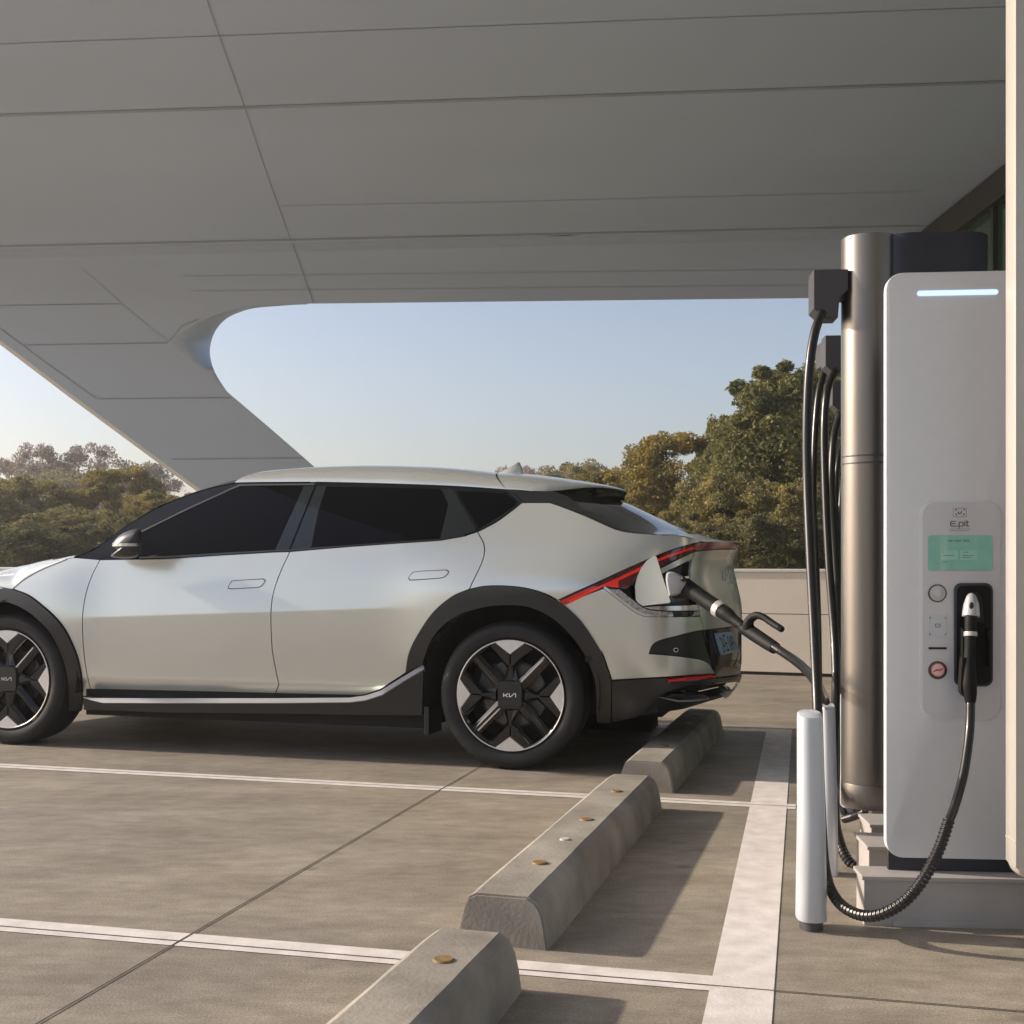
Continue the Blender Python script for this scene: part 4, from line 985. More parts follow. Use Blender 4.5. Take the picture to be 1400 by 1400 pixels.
def build_wheel(parent, u, v, spin=0.):
    # tyre
    pr = [(RR-.004, .030), (RR+.006, .004), (RR+.020, -.004), (RR+.045, -.008), (RT-.030, -.006), (RT-.014, .004), (RT-.004, .020)]
    V, Fc = lathe(pr, 96)
    parts = [(V, Fc)]
    # tread blocks ring: grooves by radius modulation
    y = .020; prof2 = [(RT-.004, .020)]
    for i in range(5):
        prof2 += [(RT-.001, y+.003), (RT, y+.030), (RT-.001, y+.034), (RT-.009, y+.036), (RT-.009, y+.040), (RT-.001, y+.042)]; y += .041
    prof2 += [(RT-.006, .228), (RT-.03, .238), (RR+.02, .235), (RR-.005, .215)]
    parts.append(lathe(prof2, 96))
    # shoulder sipes
    for k in range(72):
        a = 2*pi*k/72+.02; c, s_ = cos(a), sin(a)
        bv = []
        for rr, yy in ((RT-.026, -.0058), (RT-.0115, .0035), (RT-.0015, .018)):
            for da in (-.011, .011): bv.append((rr*cos(a+da)+.0012*c, yy-.0015, rr*sin(a+da)+.0012*s_))
        parts.append((bv, [(0, 1, 3, 2), (2, 3, 5, 4)]))
    V, Fc = join_vf(parts)
    wh = mk('wheel', V, Fc, M['tyre'], parent, True); wh.location = (u, v, .371); 
    for p in wh.data.polygons: pass
    # rim barrel, ring and spokes
    parts = [lathe([(RR, .006), (RR*.985, -.001), (RR*.955, .006), (RR*.925, .016), (RR*.905, .05), (RR*.88, .17)], 96)]
    P4 = []
    for k in range(4):
        r = k*pi/2
        P4.append(fac([(.26,-.13),(.26,.13),(.46,.075),(.56,.068),(.56,-.068),(.46,-.075)], .020, .003, rot=r, tops=[(.27,-.055),(.27,.055),(.46,.028),(.56,.018),(.56,-.018),(.46,-.028)]))
        P4.append(fac([(.50,.0),(.50,.085),(.60,.17),(.86,.445),(.97,.30),(.965,.23),(.76,.0)], .022, .0045, rot=r, tops=[(.54,.012),(.54,.055),(.62,.12),(.87,.36),(.945,.30),(.93,.25),(.73,.015)]))
        P4.append(fac([(.50,.0),(.76,.0),(.965,-.23),(.97,-.30),(.86,-.445),(.60,-.17),(.50,-.085)], .022, .0045, rot=r, tops=[(.54,-.012),(.73,-.015),(.93,-.25),(.945,-.30),(.87,-.36),(.62,-.12),(.54,-.055)]))
        P4.append(fac([(.24,-.105),(.24,.105),(.955,.095),(.975,.0),(.955,-.095)], .018, .004, rot=r+pi/4, tops=[(.28,-.030),(.28,.030),(.93,.030),(.95,.0),(.93,-.030)]))
    V, Fc = join_vf(parts+P4); rim = mk('rim', V, Fc, M['rimblack'], wh)
    A_ = []
    for k in range(4):
        r = k*pi/2
        A_.append(fac([(.735,0),(.945,.285),(.98,.15),(.99,0),(.98,-.15),(.945,-.285)], .010, -.0035, top=.95, rot=r))
        if k % 2 == 0: A_.append(fac([(.30,.02),(.30,.045),(.90,.045),(.90,.02)], .006, .0015, top=.95, rot=r+pi/4))
    V, Fc = join_vf(A_); mk('rim_accents', V, Fc, M['silver'], wh)
    V, Fc = lathe([(RR*1.002, .0005), (RR*1.0, -.0035), (RR*.984, -.0035), (RR*.980, .001)], 96); mk('rim_lip', V, Fc, M['silver'], wh, True)
    hb = [(-.235,-.20),(-.20,-.255),(.20,-.255),(.235,-.20),(.235,.20),(.20,.275),(-.20,.275),(-.235,.20)]
    V, Fc = join_vf([fac(hb, .018, -.006, top=.93)]); hub = mk('hub_cap', V, Fc, M['clad'], wh)
    strokes([[(a*.105*RR-.112*RR, b*.058*RR-.02*RR) for a, b in L] for L in LOGO], .0042, lambda p, lay: (p[0], -.0065-.001*lay, p[1]), 'logo', M['white_logo'], wh)
    V, Fc = lathe([(.17, .075), (.172, .07), (.16, .065), (.05, .065), (.0, .065)], 64); mk('brake_disc', V, Fc, M['disc'], wh)
    bm = bmesh.new(); prism(bm, [(-.19,.02),(-.16,.11),(-.10,.15),(-.06,.10),(-.09,.03),(-.10,-.03),(-.17,-.04)], 'y', .05, .11, .004); mkbm('brake_caliper', bm, M['clad'], wh)
    V, Fc = lathe([(.245, .10), (.0, .10)], 48); mk('wheel_backing', V, Fc, M['under'], wh)
    wh.rotation_euler = (0, spin, 0); return wh
w1 = build_wheel(car, 0, .035); w2 = build_wheel(car, -WB, .035)
for wsrc in (w1, w2):
    c = wsrc.copy(); C.objects.link(c); c.parent = car; c.scale = (1, -1, 1); c.location = (wsrc.location.x, 2*HW-.035, .371)
    for ch in wsrc.children:
        d = ch.copy(); C.objects.link(d); d.parent = c
# wheel wells, floor
for uc in (0, -WB):
    V, Fc = lathe([(.455, .035), (.455, .34), (.0, .34)], 60)
    keep = []
    o = mk('wheel_well', V, Fc, M['under'], car, True); o.location = (uc, 0, .40); OBJ.append(o)
    bmx = bmesh.new(); bmx.from_mesh(o.data); bmesh.ops.delete(bmx, geom=[v for v in bmx.verts if v.co.z < -.14], context='VERTS'); bmx.to_mesh(o.data); bmx.free()
bm = bmesh.new(); box(bm, -WB+.47, -.46, .10, 2*HW-.10, .18, .36); box(bm, -3.5, .70, .42, 2*HW-.42, .24, .40); box(bm, .47, .72, .16, 2*HW-.16, .30, .40); box(bm, -3.6, -3.42, .2, 2*HW-.2, .25, .4)
mkbm('underbody', bm, M['under'], car)
bm = bmesh.new(); prism(bm, [(-.50,.06),(-.475,.06),(-.47,.31),(-.50,.31)], 'x', 0, 1); bm.free()
bm = bmesh.new(); box(bm, -.455, -.43, .04, .24, .155, .30, .004); OBJ.append(mkbm('mud_flap', bm, M['clad'], car))
# unseen black block inside the cabin: keeps light from shining through
bm = bmesh.new(); prism(bm, [(-2.5,.95),(.70,.95),(.70,1.05),(.0,1.38),(-1.4,1.45),(-2.0,1.30)], 'y', .45, 2*HW-.45); mkbm('cabin_light_block', bm, M['under'], car)

# charge flap
fl = [(894.3,759.3),(897.5,761.4),(901.5,774),(907,792),(912,808),(916.6,822),(915.5,824.3),(905,825.4),(890,827),(878.6,828.3),(873,824.5),(869.3,820),(868.3,801.4),(871.2,788.6),(877,775.7),(884.3,766.5)]
def flapP(p, k):
    t = (p[0]-868)/48.; D = 5.645-.05*max(t, 0)**1.2-.0*k; x = UVd(p[0], p[1], D+k*.008); return x
V = [flapP(p, 0) for p in fl]+[flapP(p, 1) for p in fl]; n = len(fl)
path = [tuple(p) for p in fl]; xs, ys = np.meshgrid(np.arange(866, 920, 3.), np.arange(757, 830, 3.)); xs = xs.ravel(); ys = ys.ravel(); kq = inpoly(xs, ys, path) & (segdist(xs, ys, path) > 1)
vs, fs = cdt(path, list(zip(xs[kq], ys[kq]))); V = [flapP(p, 0) for p in vs]+[flapP(p, 1) for p in vs]; nv = len(vs)
FF = [f for f in fs]+[tuple(i+nv for i in f[::-1]) for f in fs]
for i in range(n): FF.append((i, (i+1) % n, (i+1) % n+nv, i+nv))
mk('charge_flap', V, FF, M['car'], car, False)
bm = bmesh.new()
p = UVd(880, 800, 5.72); box(bm, p[0], p[0]+.14, p[1]-.01, p[1]+.04, p[2]-.01, p[2]+.01); mkbm('flap_hinge', bm, M['port'], car)
for o in OBJ:
    if o.name.split('.')[0] in ('licence_plate', 'charge_port', 'port_frame', 'port_lining', 'port_ledge'): continue
    mirror_copy(o)

# ================================================================== CHARGERS
YC = radians(5)
cX = np.array([cos(YC), -sin(YC)]); cY = np.array([sin(YC), cos(YC)])
Dp = 3.45; P0 = np.array(Wp(1209, 767, Dp)[:2])           # left edge of the front panel
chg = thing('charging_cabinet', 'silver white fast charging cabinet with teal screen and holstered plug', 'charger', (P0[0], P0[1], 0), -YC)
def PL(px, py, off=0.):
    """photo pixel -> cabinet local (x, y, z) on its front face pushed forward by off"""
    k = (px-CX)/F; q = P0-cY*off; # plane: (p-q).cY = 0
    y = float(q@cY)/(k*cY[0]+cY[1]); p = np.array([k*y, y]); return (float((p-P0)@cX), -off, EYE-(py-HY)*y/F)
def PP(pts): return [(PL(a, b)[0], PL(a, b)[2]) for a, b in pts]
xl, _, zt_ = PL(1209.5, 373.5); _, _, zb_ = PL(1213, 1172)
WD = .47
bm = bmesh.new(); prism(bm, rrect(.006, WD, zb_, zt_, .045, 8), 'y', .0, .035, .003); mkbm('front_panel', bm, M['charger'], chg, True)
bm = bmesh.new(); box(bm, .16, WD-.02, .036, .50, zb_+.01, zt_-.03, .006); mkbm('cabinet_body', bm, M['darkmetal'], chg)
bm = bmesh.new(); box(bm, .014, WD-.01, .010, .030, .14, zb_+.05); box(bm, .15, WD-.01, .031, .50, .14, zb_+.008); mkbm('kick_base', bm, M['darkmetal'], chg)
def flat(name, poly, m, off, parent, depth=.004, bevel=0):
    bm = bmesh.new(); prism(bm, poly, 'y', -off, -off+depth, bevel); return mkbm(name, bm, m, parent, True)
a = PL(1254, 397.8); b = PL(1364.5, 402.6)
flat('light_strip', rrect(a[0], b[0], b[2], a[2], (a[2]-b[2])*.48), M['strip'], .003, chg, .006)
a = PL(1257.5, 683.5); b = PL(1369.5, 985)
fr = flat('console_rim', rrect(a[0], b[0], b[2], a[2], .046), M['charger'], .004, chg, .01, .002)
con = flat('console', rrect(a[0]+.006, b[0]-.006, b[2]+.006, a[2]-.006, .042), M['inset'], .0065, chg, .004)
a = PL(1268, 732); b = PL(1355.5, 780)
scr = flat('screen', rrect(a[0], b[0], b[2], a[2], .006), M['screen'], .0095, chg, .004)
def bars(name, L, m, off, parent):
    V = []; Fc = []
    for x0, y0, x1, y1 in L:
        o = len(V)
        for q_ in ((x0, y0), (x1, y0), (x1, y1), (x0, y1)):
            p = PL(*q_); V.append((p[0], -off, p[2]))
        Fc.append((o, o+1, o+2, o+3))
    return mk(name, V, Fc, m, parent)
random.seed(3)
def glyphs(x0, x1, y, h, wd=.9, fill=.75):
    L = []; x = x0
    while x < x1-1:
        wv = random.uniform(1.2, 2.2)
        if random.random() < fill:
            L += [(x, y, x+wv*.8, y+h*.28), (x+wv*.2, y, x+wv*.45, y+h), (x, y+h*.75, x+wv*.85, y+h)]
        x += wv+.5
    return L
bars('screen_text', glyphs(1295.5, 1325, 738.2, 2.3), M['ink'], .0100, scr)
bars('screen_boxes', [(1285.5,752.5,1308.5,765.5),(1311.5,752.5,1334.5,765.5)], M['screen_lite'], .0098, scr)
bars('screen_text', glyphs(1288, 1297, 754.2, 1.5)+glyphs(1314, 1324, 754.2, 1.5)+[(1288,759,1303,759.6),(1314,759,1330,759.6),(1314,762,1326,762.6)]+glyphs(1288, 1300, 767.5, 1.3), M['navy'], .0102, scr)
# sign, name
def bars_line(L, wpx): 
    return L
bars('name_sign', [(1302,694.6,1320.3,695),(1302,706.4,1320.3,706.8),(1302,694.6,1302.4,706.8),(1319.9,694.6,1320.3,706.8)], M['disc'], .0069, con)
def stroke_px(name, lines, wpx, m, off, parent):
    def mp(p, lay):
        q_ = PL(p[0], p[1]); return (q_[0], -off-.0004*lay, q_[2])
    return strokes(lines, wpx, mp, name, m, parent)
stroke_px('name_sign', [[(1305.4,697.4),(1306.8,696.4)],[(1316.4,696.4),(1317.8,697.4)],[(1305.4,702.6),(1307,704.2)],[(1316,704.2),(1317.6,702.6)],[(1308.4,700.4),(1310.4,702.6),(1312.6,701.6),(1314,699.4)]], 1.2, M['head'], .0072, con)
E_ = [[(1305.2,713),(1299.6,713),(1298.6,714),(1298.6,718.6),(1299.6,719.4),(1306.5,719.4)],[(1298.8,716.2),(1305.0,716.2)],[(1308.0,719.3),(1308.9,719.3)],
      [(1310.2,722.3),(1310.2,714.8),(1311,714),(1315,714),(1315.8,714.8),(1315.8,718.6),(1315,719.4),(1311,719.4)],[(1318,714),(1318,719.4)],[(1318,712.2),(1318,712.5)],[(1321,711.6),(1321,718.6),(1322,719.4),(1323.6,719.4)],[(1319.8,714),(1323.4,714)]]
stroke_px('name_lettering', E_, 1.05, M['head'], .0072, con)
bars('small_print', [(1296.5,723.1,1326,723.5),(1297.5,725.6,1324,726.1)], M['head'], .0070, con)
def ring(name, cx, cy, rpx, m, off, depth=.006, bev=.0015):
    c = PL(cx, cy); r = rpx*Dp/F; bm = bmesh.new(); prism(bm, disc(c[0], c[2], r), 'y', -off, -off+depth, bev); return mkbm(name, bm, m, chg, True)
bt = ring('round_button', 1280.6, 811, 12.2, M['disc'], .010); ring('button_face', 1280.6, 811, 10.6, M['nose'], .0112).parent = bt
ring('button_centre', 1280.6, 811, 4.6, M['post'], .0122).parent = bt
a = PL(1269, 840); b = PL(1293, 871); nf = flat('card_reader_pad', [(a[0],a[2]),(b[0],a[2]),(b[0],b[2]),(a[0],b[2])], M['post'], .0085, chg, .003)
stroke_px('reader_mark', [[(1269.8,846),(1269.8,844),(1272,843.6)],[(1290,843.6),(1292,844),(1292,846)],[(1269.8,865),(1269.8,867),(1272,867)],[(1290,867),(1292,867),(1292,865)],[(1278,853),(1284,853),(1284,857),(1278,857),(1278,853)]], .6, M['disc'], .0087, nf)
a = PL(1268.6, 884.5); b = PL(1293.4, 887.6); flat('card_slot', [(a[0],a[2]),(b[0],a[2]),(b[0],b[2]),(a[0],b[2])], M['ink'], .0085, chg, .003)
sb = ring('stop_button', 1281, 916, 12.4, M['disc'], .010); ring('stop_ring', 1281, 915.6, 9.4, M['redring'], .0112).parent = sb; ring('stop_face', 1281, 915.6, 8.2, M['pink'], .0125).parent = sb
stroke_px('stop_mark', [[(1275,917.5),(1279,915.2),(1283,915.8),(1287,913.8)]], 2.0, M['redring'], .0145, sb)
a = PL(1303, 797); b = PL(1355.5, 938); hol = flat('plug_holster', rrect(a[0], b[0], b[2], a[2], .020), M['navy'], .014, chg, .012, .003)
a = PL(1306, 800.5); b = PL(1352.5, 935); flat('holster_well', rrect(a[0], b[0], b[2], a[2], .017), M['black'], .0150, chg, .003).parent = hol
a = PL(1309.5, 857); b = PL(1348, 911); 
for s_, e_ in ((1309.5, 1312), (1345.5, 1348)):
    c1 = PL(s_, 858); c2 = PL(e_, 910); bm = bmesh.new(); box(bm, c1[0], c2[0], -.045, -.014, c2[2], c1[2], .002); mkbm('cradle_arm', bm, M['black'], hol)
c1 = PL(1317, 809); c2 = PL(1341, 850); bm = bmesh.new(); prism(bm, catmull([(c1[0],c2[2]),(c1[0]+.006,c1[2]-.02),((c1[0]+c2[0])/2,c1[2]),(c2[0]-.006,c1[2]-.02),(c2[0],c2[2])], 6), 'y', -.03, -.014, .002); mkbm('plug_socket', bm, M['ink'], hol, True)

# the holstered plug and its cable: up to the column head of the first column and down past the nearest white post
def loc3(o, pts): return pts
def wtube(name, pts, r, m, parent=None, n=14, smooth_=True, per=8, org=None):
    P = catmull(pts, per); rr = r
    if hasattr(r, '__len__'): rr = np.interp(np.linspace(0, 1, len(P)), np.linspace(0, 1, len(r)), r)
    V, Fc = tube(P, rr, n); 
    if org is not None: V = [tuple(np.array(v)-np.array(org)) for v in V]
    return mk(name, V, Fc, m, parent, smooth_)
def wribbed(name, pts, r, m, parent, org, pitch=.0125, depth=.0017):
    Q, rr = ribbed(catmull(pts, 8), r, pitch, depth); V, Fc = tube(Q, rr, 14); V = [tuple(np.array(v)-np.array(org)) for v in V]
    o = mk(name, V, Fc, m, parent, False); return o
def facep(px, py, off):
    l = PL(px, py, off); p = P0+cX*l[0]-cY*off; return (p[0], p[1], l[2])
o1 = facep(1328, 880, .06); 
cab1 = thing('charging_cable', 'black ribbed cable with its plug resting in the cabinet holster', 'charging cable', o1)
# nose
def conn(name, pxs, rs, offs, m, parent, org, flat_=1.0):
    return wtube(name, [facep(p[0], p[1], o) for p, o in zip(pxs, offs)], rs, m, parent, 18, True, 6, org)
conn('plug_nose', [(1328,811.5),(1328,815),(1328,826),(1327.6,838),(1327.4,843)], [.004,.013,.021,.024,.024], [.03,.033,.038,.042,.044], M['nose'], cab1, o1)
bq = facep(1328, 828, .060); bm = bmesh.new(); bmesh.ops.create_uvsphere(bm, u_segments=16, v_segments=10, radius=.008, matrix=Matrix.Translation(np.array(bq)-np.array(o1)) @ Matrix.Diagonal((.8,.6,1.3,1))); mkbm('latch_button', bm, M['ink'], cab1, True)
conn('plug_handle', [(1327.6,836),(1327.2,850),(1327,868)], [.0165,.017,.0165], [.046,.052,.058], M['black'], cab1, o1)
conn('plug_collar', [(1327,864),(1327,870)], [.0185,.0185], [.058,.060], M['collar'], cab1, o1)
conn('grip', [(1326.6,870),(1326,885),(1325.5,905),(1325,935),(1326,948),(1327,961)], [.0165,.015,.016,.021,.019,.014], [.060,.064,.068,.072,.074,.076], M['black'], cab1, o1)
bm = bmesh.new(); pp = [facep(a, b, .078) for a, b in [(1316,899),(1321,899),(1323,905),(1323,955),(1318,952),(1313.5,946),(1313.5,935)]]
c_ = [Vector(np.array(p)-np.array(o1)) for p in pp]; A_ = [bm.verts.new(p) for p in c_]; B_ = [bm.verts.new(p+Vector((0,.022,0))) for p in c_]; bm.faces.new(A_); bm.faces.new(B_[::-1])
for i in range(len(c_)): bm.faces.new((A_[i], B_[i], B_[(i+1) % len(c_)], A_[(i+1) % len(c_)]))
bmesh.ops.recalc_face_normals(bm, faces=bm.faces[:]); mkbm('grip_paddle', bm, M['black'], cab1)
q1 = [facep(1327,958,.076), Wp(1325.5,1000,3.33), Wp(1318,1055,3.28), Wp(1306,1100,3.24), Wp(1295,1128,3.21)]
wtube('cable', q1, .0125, M['cable'], cab1, org=o1)
q2 = [Wp(1297,1122,3.215), Wp(1284,1160,3.19), Wp(1264,1199,3.17), Wp(1238,1231,3.17), Wp(1205,1250,3.20), Wp(1176,1251,3.25), Wp(1150,1237,3.32), Wp(1134,1212,3.42), Wp(1126.5,1178,3.52), Wp(1123,1130,3.62)]
wribbed('ribbed_cable', q2, .0145, M['cable'], cab1, o1)
q3 = [Wp(1123,1135,3.61), Wp(1120,1060,3.75), Wp(1117.5,960,3.92), Wp(1113,860,4.02), Wp(1108,760,4.10), Wp(1104,660,4.17), Wp(1103.5,570,4.2), Wp(1107,500,4.22), Wp(1114,455,4.24), Wp(1124,426,4.26)]
wtube('hanging_cable', q3, .0165, M['cable'], cab1, org=o1)

# cable columns
def column(px, D, label, zbot=.14, grp='bronze cable columns in a row behind the cabinet'):
    """px = left silhouette column of the post"""
    o = Wp(px, 767, D); t = thing('cable_column', label, 'cable column', (o[0], o[1], 0), -YC, grp)
    def stad(x0, x1, y0, y1, inset_=0., n=12):
        r = (y1-y0)/2-inset_; cy = (y0+y1)/2; out = []
        for i in range(n+1):
            a = pi/2+pi*i/n; out.append((x0+inset_+r+r*cos(a), cy+r*sin(a)))
        for i in range(n+1):
            a = -pi/2+pi*i/n; out.append((x1-inset_-r+r*cos(a), cy+r*sin(a)))
        return out
    zt = EYE+(767-318)*4.29/F
    bm = bmesh.new(); prism(bm, disc(.1, .1, .1, 64), 'z', zbot+.09, zt, .004); mkbm('post', bm, M['bronze'], t, True)
    bm = bmesh.new(); prism(bm, stad(.13, .52, .003, .197), 'z', zbot+.09, zt-.003, .004); mkbm('dark_post', bm, M['darkmetal'], t, True)
    bm = bmesh.new(); prism(bm, stad(-.001, .521, -.001, .201), 'z', zbot, zbot+.089, .002); mkbm('foot_ring', bm, M['bronze'], t, True)
    for zz in (EYE+(767-632)*4.29/F, EYE+(767-622)*4.29/F):
        bm = bmesh.new(); prism(bm, stad(-.002, .522, -.002, .202), 'z', zz-.003, zz+.003, .001); mkbm('seam_ring', bm, M['head'], t, True)
    # cable head
    zh = EYE+(767-365)*4.29/F; hh = 66*4.29/F; x0 = -.112; x1 = -.008
    bm = bmesh.new(); prism(bm, [(x0, zh), (.012, zh), (.012, zh-.075), (x1-.016, zh-.105), (x1-.016, zh-hh), (x0+.035, zh-hh), (x0, zh-hh+.032)], 'y', .03, .15, .004); mkbm('cable_head', bm, M['head'], t)
    bm = bmesh.new(); box(bm, x1-.02, .02, .07, .11, zh-.105, zh-.085); mkbm('head_bracket', bm, M['darkmetal'], t)
    return t
column(1157.5, 4.29, 'nearest bronze cable column standing directly behind the cabinet')
column(1163.5, 5.55, 'second bronze cable column with its head just left of the nearest column')
column(1166, 6.95, 'third bronze cable column, small head at tree top height')
column(1168, 8.6, 'fourth bronze cable column, furthest and mostly hidden')
# second face head beside the second column
hd = thing('cable_head_unit', 'dark grey cable head sticking out left of the second column head', 'cable head', Wp(1123, 468, 6.2))
bm = bmesh.new(); prism(bm, [(0,0),(.30,0),(.30,-.16),(.09,-.16),(.0,-.125)], 'y', 0, .12, .004); mkbm('head_case', bm, M['head'], hd); 
bm = bmesh.new(); box(bm, .26, .32, .03, .09, -6/6.2, -.02); bm.free()
bm = bmesh.new(); box(bm, .30, .34, .03, .09, -2.15, -.02); mkbm('support', bm, M['head'], hd)
def hang(label, pts, r, rib=None, rr=.014):
    o = pts[0]; t = thing('hanging_cable', label, 'cable', o, 0, 'cables hanging from the column heads')
    wtube('cable', pts, r, M['cable'], t, org=o)
    if rib: wribbed('ribbed_cable', rib, rr, M['cable'], t, o)
hang('thin black cable close behind the foremost hanging cable', [Wp(1128,505,6.2),Wp(1119,540,6.15),Wp(1114,600,6.1),Wp(1112,680,6.0),Wp(1115,760,5.9),Wp(1118,850,5.7),Wp(1119,930,5.6),Wp(1120,1000,5.45)], .017)
hang('black cable from the second column head ending in a ribbed hose', [Wp(1142,506,5.6),Wp(1131,535,5.5),Wp(1127,590,5.45),Wp(1129,680,5.3),Wp(1134,780,5.1),Wp(1141,870,4.9),Wp(1143,940,4.8),Wp(1140.5,1010,4.6),Wp(1140,1060,4.45),Wp(1141,1100,4.3)], .0175, [Wp(1140.5,1085,4.34),Wp(1142,1125,4.2),Wp(1150,1157,4.1),Wp(1162,1179,4.05),Wp(1181,1191,4.02)], .0165)
hang('black cable from the third column head ending in a ribbed hose', [Wp(1149,566,7.0),Wp(1140,600,6.9),Wp(1137,660,6.8),Wp(1141,740,6.5),Wp(1147,830,6.2),Wp(1154,900,5.9),Wp(1154,960,5.6),Wp(1149,1030,5.3),Wp(1149,1080,5.1)], .0205, [Wp(1149,1072,5.12),Wp(1151,1105,4.95),Wp(1159,1132,4.8),Wp(1171,1152,4.7),Wp(1186,1161,4.65)], .0175)
hang('thin glinting cable left of the fourth column, curving out furthest', [Wp(1155,600,8.6),Wp(1146,630,8.5),Wp(1143,680,8.4),Wp(1146,760,8.0),Wp(1152,850,7.6),Wp(1157,930,7.2)], .018)
hang('thin glinting cable hugging the nearest column', [Wp(1158,640,9),Wp(1151,670,8.9),Wp(1148,720,8.8),Wp(1151,800,8.5),Wp(1156,880,8.2)], .018)
t = thing('hose_end', 'short ribbed black hose under the foot of the nearest column', 'hose', Wp(1156,1119,4.6)); wribbed('ribbed_hose', [Wp(1155,1120,4.6),Wp(1168,1116,4.5),Wp(1181,1111,4.45),Wp(1194,1106,4.45)], .014, M['cable'], t, Wp(1156,1119,4.6))

# white cable posts
def post(pxl, pxr, pyt, pyb, D, label):
    ob = Wp((pxl+pxr)/2, 767, D); wd = (pxr-pxl)*D/F; ztp = EYE-(pyt-767)*D/F; zbt = EYE-(pyb-767)*D/F
    t = thing('cable_post', label, 'post', (ob[0], ob[1], 0), -YC, 'white cable posts left of the cabinet')
    V = []; n = 28; Fc = []
    lev = [(zbt, 1.0), (zbt+.003, 1.03), (zbt+(ztp-zbt)*.5, .93), (ztp-.012, .84), (ztp-.003, .82), (ztp, .74)]
    for z, k in lev:
        for i in range(n):
            a = 2*pi*i/n; x = abs(cos(a))**.8*math.copysign(1, cos(a)); y = abs(sin(a))**.8*math.copysign(1, sin(a))
            V.append((x*wd/2*k-.004*(z > ztp-.02), y*wd*.62*k, z-(.010*(x > 0)*0)+(.006*y if z > ztp-.02 else 0)))
    for i in range(len(lev)-1):
        for j in range(n): Fc.append((i*n+j, i*n+(j+1) % n, (i+1)*n+(j+1) % n, (i+1)*n+j))
    Fc.append(tuple(range(n))[::-1]); Fc.append(tuple((len(lev)-1)*n+j for j in range(n)))
    mk('post_shaft', V, Fc, M['post'], t, True).data.set_sharp_from_angle(angle=radians(40))
    bm = bmesh.new(); prism(bm, [(p[0]*wd*.4, p[1]*wd*.5) for p in disc(0, 0, 1, 20)], 'z', 0, zbt+.01); mkbm('post_foot', bm, M['head'], t, True)
post(1089, 1129, 975, 1255, 3.37, 'nearest white cable post, foot at the bottom beside the plinth')
post(1121.5, 1145, 964, 1205, 3.95, 'second white cable post with the car cable entering its top')
post(1149, 1166, 950, 1112, 4.95, 'third white post, a pale sliver left of the bronze column')
post(1154, 1170, 935, 1050, 6.4, 'furthest white post behind the cables')

# plinth
b0 = Gp(1181.5, 1265); pl = thing('charger_plinth', 'grey steel plinth frames under the cabinet and columns', 'plinth', (b0[0], b0[1], 0), -radians(4))
for i, (dx, y0, y1, h_) in enumerate(((0, 0, .10, .142), (.095, .36, .54, .142), (.175, .68, .84, .142), (.25, 1.0, 1.2, .142), (.52, 2.1, 2.35, .14), (.86, 3.5, 3.75, .14))):
    bm = bmesh.new(); box(bm, dx, dx+1.5, y0, y1, 0, h_-.012); box(bm, dx-.008, dx+1.5, y0-.010, y1+.01, h_-.0115, h_, .002); mkbm('steel_frame', bm, M['plinth'], pl)
bm = bmesh.new(); box(bm, -.0, 1.5, .25, 1.0, .0, .10); bm.free()
bm = bmesh.new(); box(bm, .34, 1.5, .11, 1.19, .0, .115); mkbm('cable_tray', bm, M['head'], pl)
bm = bmesh.new(); box(bm, .08, 1.5, -.008, .0, .0, .018, .001); mkbm('base_angle', bm, M['plinth'], pl)
for zz, y in ((0, .0),):
    pass
# big cream housing at the right edge
hp = Wp(1385.5, 767, 3.08); hs = thing('cream_housing', 'tall cream rounded housing cut off by the right edge of the picture', 'housing', (hp[0], hp[1], 0), -YC)
z0 = EYE-(1199-767)*3.08/F; zs = EYE-(1150-767)*3.08/F
bm = bmesh.new(); prism(bm, rrect(0, .55, z0, 2.9, .03, 6), 'y', -.02, .06, .024); mkbm('housing_shell', bm, M['housing'], hs, True, 50)
bm = bmesh.new(); box(bm, -.0015, .5515, -.0215, .0615, zs-.0015, zs+.0015); mkbm('housing_seam', bm, M['collar'], hs)
bm = bmesh.new(); box(bm, .10, .5, .0, .05, 0, z0+.02); mkbm('housing_foot', bm, M['darkmetal'], hs)

# ---- the plug in the car
D0 = 5.63
oc = Wp(1000, 850, 5.3); cc = thing('car_charging_cable', 'black cable and silver nosed plug inserted in the tail of the car', 'charging cable', oc)
def T3(L): return [Wp(*p) for p in L]
# nose: lofted wedge between photo outlines
nose = [(911,783.5),(914,781.6),(920,781.8),(926,784),(932,787.2),(937,791),(940.5,796),(938.5,801),(934,807),(930,812.5),(924,814.6),(914.5,815.2),(912,805),(910,792)]
V = []; c = np.mean(nose, 0); lay = [(5.64, .92), (5.58, 1.0), (5.53, .97), (5.50, .84), (5.495, .5)]
for D, k in lay:
    for p in nose: V.append(tuple(np.array(Wp(*(c+(np.array(p)-c)*k), D))-np.array(oc)))
n = len(nose); Fc = []
for i in range(len(lay)-1):
    for j in range(n): Fc.append((i*n+j, i*n+(j+1) % n, (i+1)*n+(j+1) % n, (i+1)*n+j))
Fc.append(tuple(range(n))[::-1]); Fc.append(tuple((len(lay)-1)*n+j for j in range(n)))
mk('plug_nose', V, Fc, M['nose'], cc, True).data.set_sharp_from_angle(angle=radians(50))
wtube('latch_button', T3([(931,790,5.50),(934,791.5,5.49),(937,793.5,5.49)]), [.006,.014,.008], M['ink'], cc, org=oc)
wtube('plug_head', T3([(922,809,5.62),(932,806,5.58),(941,805,5.54)]), [.035,.040,.036], M['black'], cc, org=oc)
wtube('plug_handle', T3([(936,801,5.55),(950,810.5,5.50),(966,821.5,5.44),(982,832,5.38)]), [.041,.038,.036,.036], M['black'], cc, org=oc)
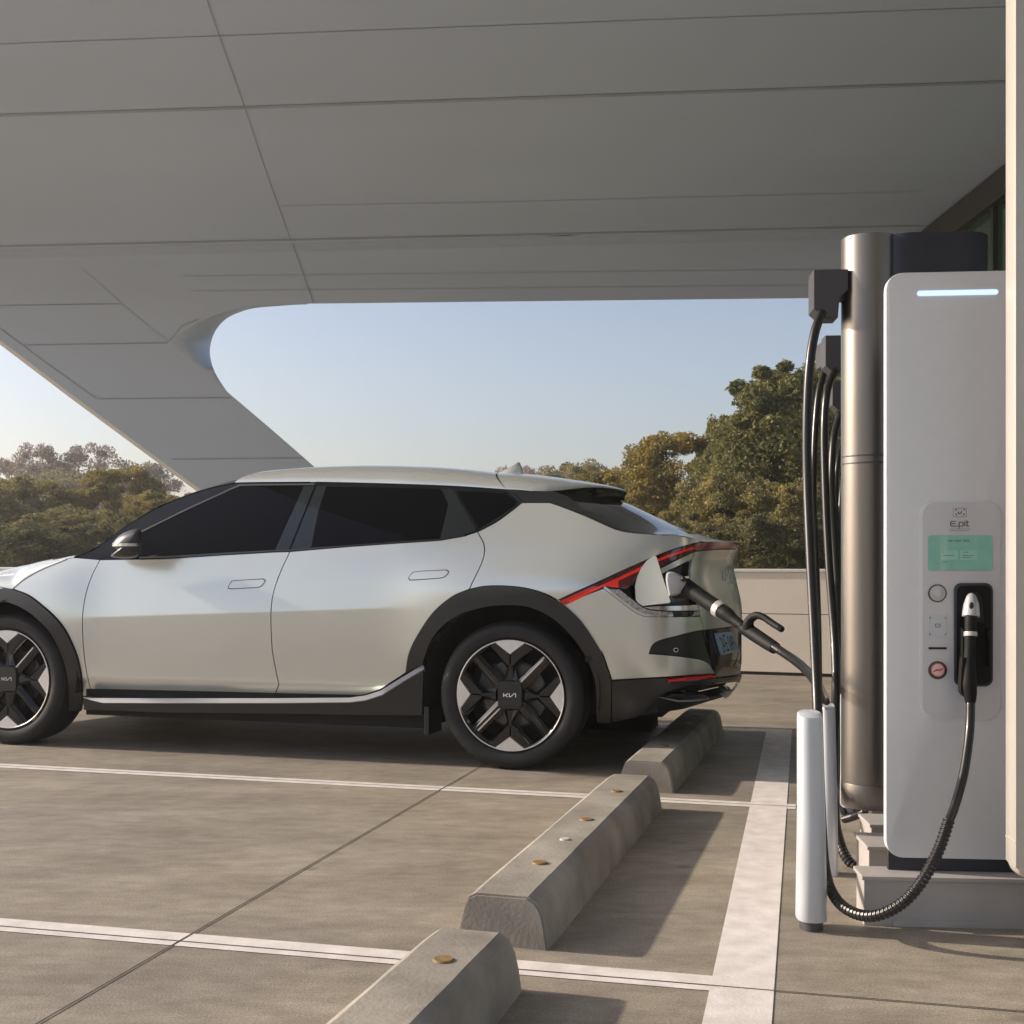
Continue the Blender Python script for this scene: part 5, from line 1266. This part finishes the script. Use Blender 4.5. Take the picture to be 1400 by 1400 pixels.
wtube('plug_collar', T3([(980.5,831,5.385),(987,835.5,5.36)]), [.040,.040], M['collar'], cc, org=oc)
wtube('strain_relief', T3([(986,835,5.36),(994,840,5.33),(1004,848,5.29),(1017,857.5,5.24)]), [.034,.033,.024,.022], M['black'], cc, org=oc)
# cable clamp with carrying loop
d = np.array([1061-1012, 888-858.])
def loftbox(name, pts, hw, dep, m):
    V = []; Fc = []
    for (x, y, D), h2 in zip(pts, hw):
        dd = np.array([.86, .52]); nn = np.array([-dd[1], dd[0]])*h2
        for s1, s2 in ((-1,-1),(1,-1),(1,1),(-1,1)): V.append(tuple(np.array(Wp(x+nn[0]*s1, y+nn[1]*s1, D+dep*s2))-np.array(oc)))
    for i in range(len(pts)-1):
        for j in range(4): Fc.append((4*i+j, 4*i+(j+1) % 4, 4*i+4+(j+1) % 4, 4*i+4+j))
    Fc.append((3,2,1,0)); e = 4*(len(pts)-1); Fc.append((e, e+1, e+2, e+3))
    me = mk(name, V, Fc, m, cc); bm = bmesh.new(); bm.from_mesh(me.data); bmesh.ops.recalc_face_normals(bm, faces=bm.faces[:]); bmesh.ops.bevel(bm, geom=bm.edges[:], offset=.005, segments=2, affect='EDGES'); bm.to_mesh(me.data); bm.free(); return me
wtube('cable_clamp', T3([(1014,856.5,5.25),(1019,860,5.235),(1032,868,5.19),(1048,878.5,5.11),(1059,885.5,5.06),(1061,887,5.05)]), [.022,.030,.033,.031,.028,.020], M['black'], cc, n=8, org=oc)
wtube('carrying_loop', T3([(1024,862,5.22),(1023,853,5.21),(1027,845.5,5.20),(1035,841.5,5.17),(1044,844,5.14),(1055,851.5,5.10),(1067.5,859.5,5.05)]), [.030,.024,.020,.017,.015,.0148,.0142], M['black'], cc, per=8, org=oc)
b = Wp(1068,859.8,5.05); bm = bmesh.new(); bmesh.ops.create_uvsphere(bm, u_segments=14, v_segments=10, radius=.0143, matrix=Matrix.Translation(np.array(b)-np.array(oc))); mkbm('loop_tip', bm, M['black'], cc, True)
wtube('cable', T3([(1056,883,5.07),(1072,893,4.97),(1088,904,4.82),(1102,916,4.62),(1113,929,4.4),(1121,944,4.18),(1126.5,958,4.02),(1130,972,3.95)]), .0185, M['cable'], cc, org=oc)

# ---- haze: one closed box of thin pale air round the whole scene
hm = bpy.data.materials.new('haze_air'); hm.use_nodes = True; hn = hm.node_tree; hn.nodes.clear()
ho = hn.nodes.new('ShaderNodeOutputMaterial'); hv = hn.nodes.new('ShaderNodeVolumePrincipled')
hv.inputs['Color'].default_value = (.95, .95, .95, 1); hv.inputs['Density'].default_value = .0016; hv.inputs['Anisotropy'].default_value = .35
hn.links.new(hv.outputs[0], ho.inputs['Volume'])
bm = bmesh.new(); box(bm, -150, 150, -70, 160, -1.2, 14); hz_ = mkbm('haze', bm, hm); tag(hz_, kind='stuff')
g.data.vertices[0].co.x = g.data.vertices[3].co.x = -140; g.data.vertices[1].co.x = g.data.vertices[2].co.x = 140
for v in g2.data.vertices: v.co.x = max(-140, min(140, v.co.x)); v.co.y = min(v.co.y, 150)
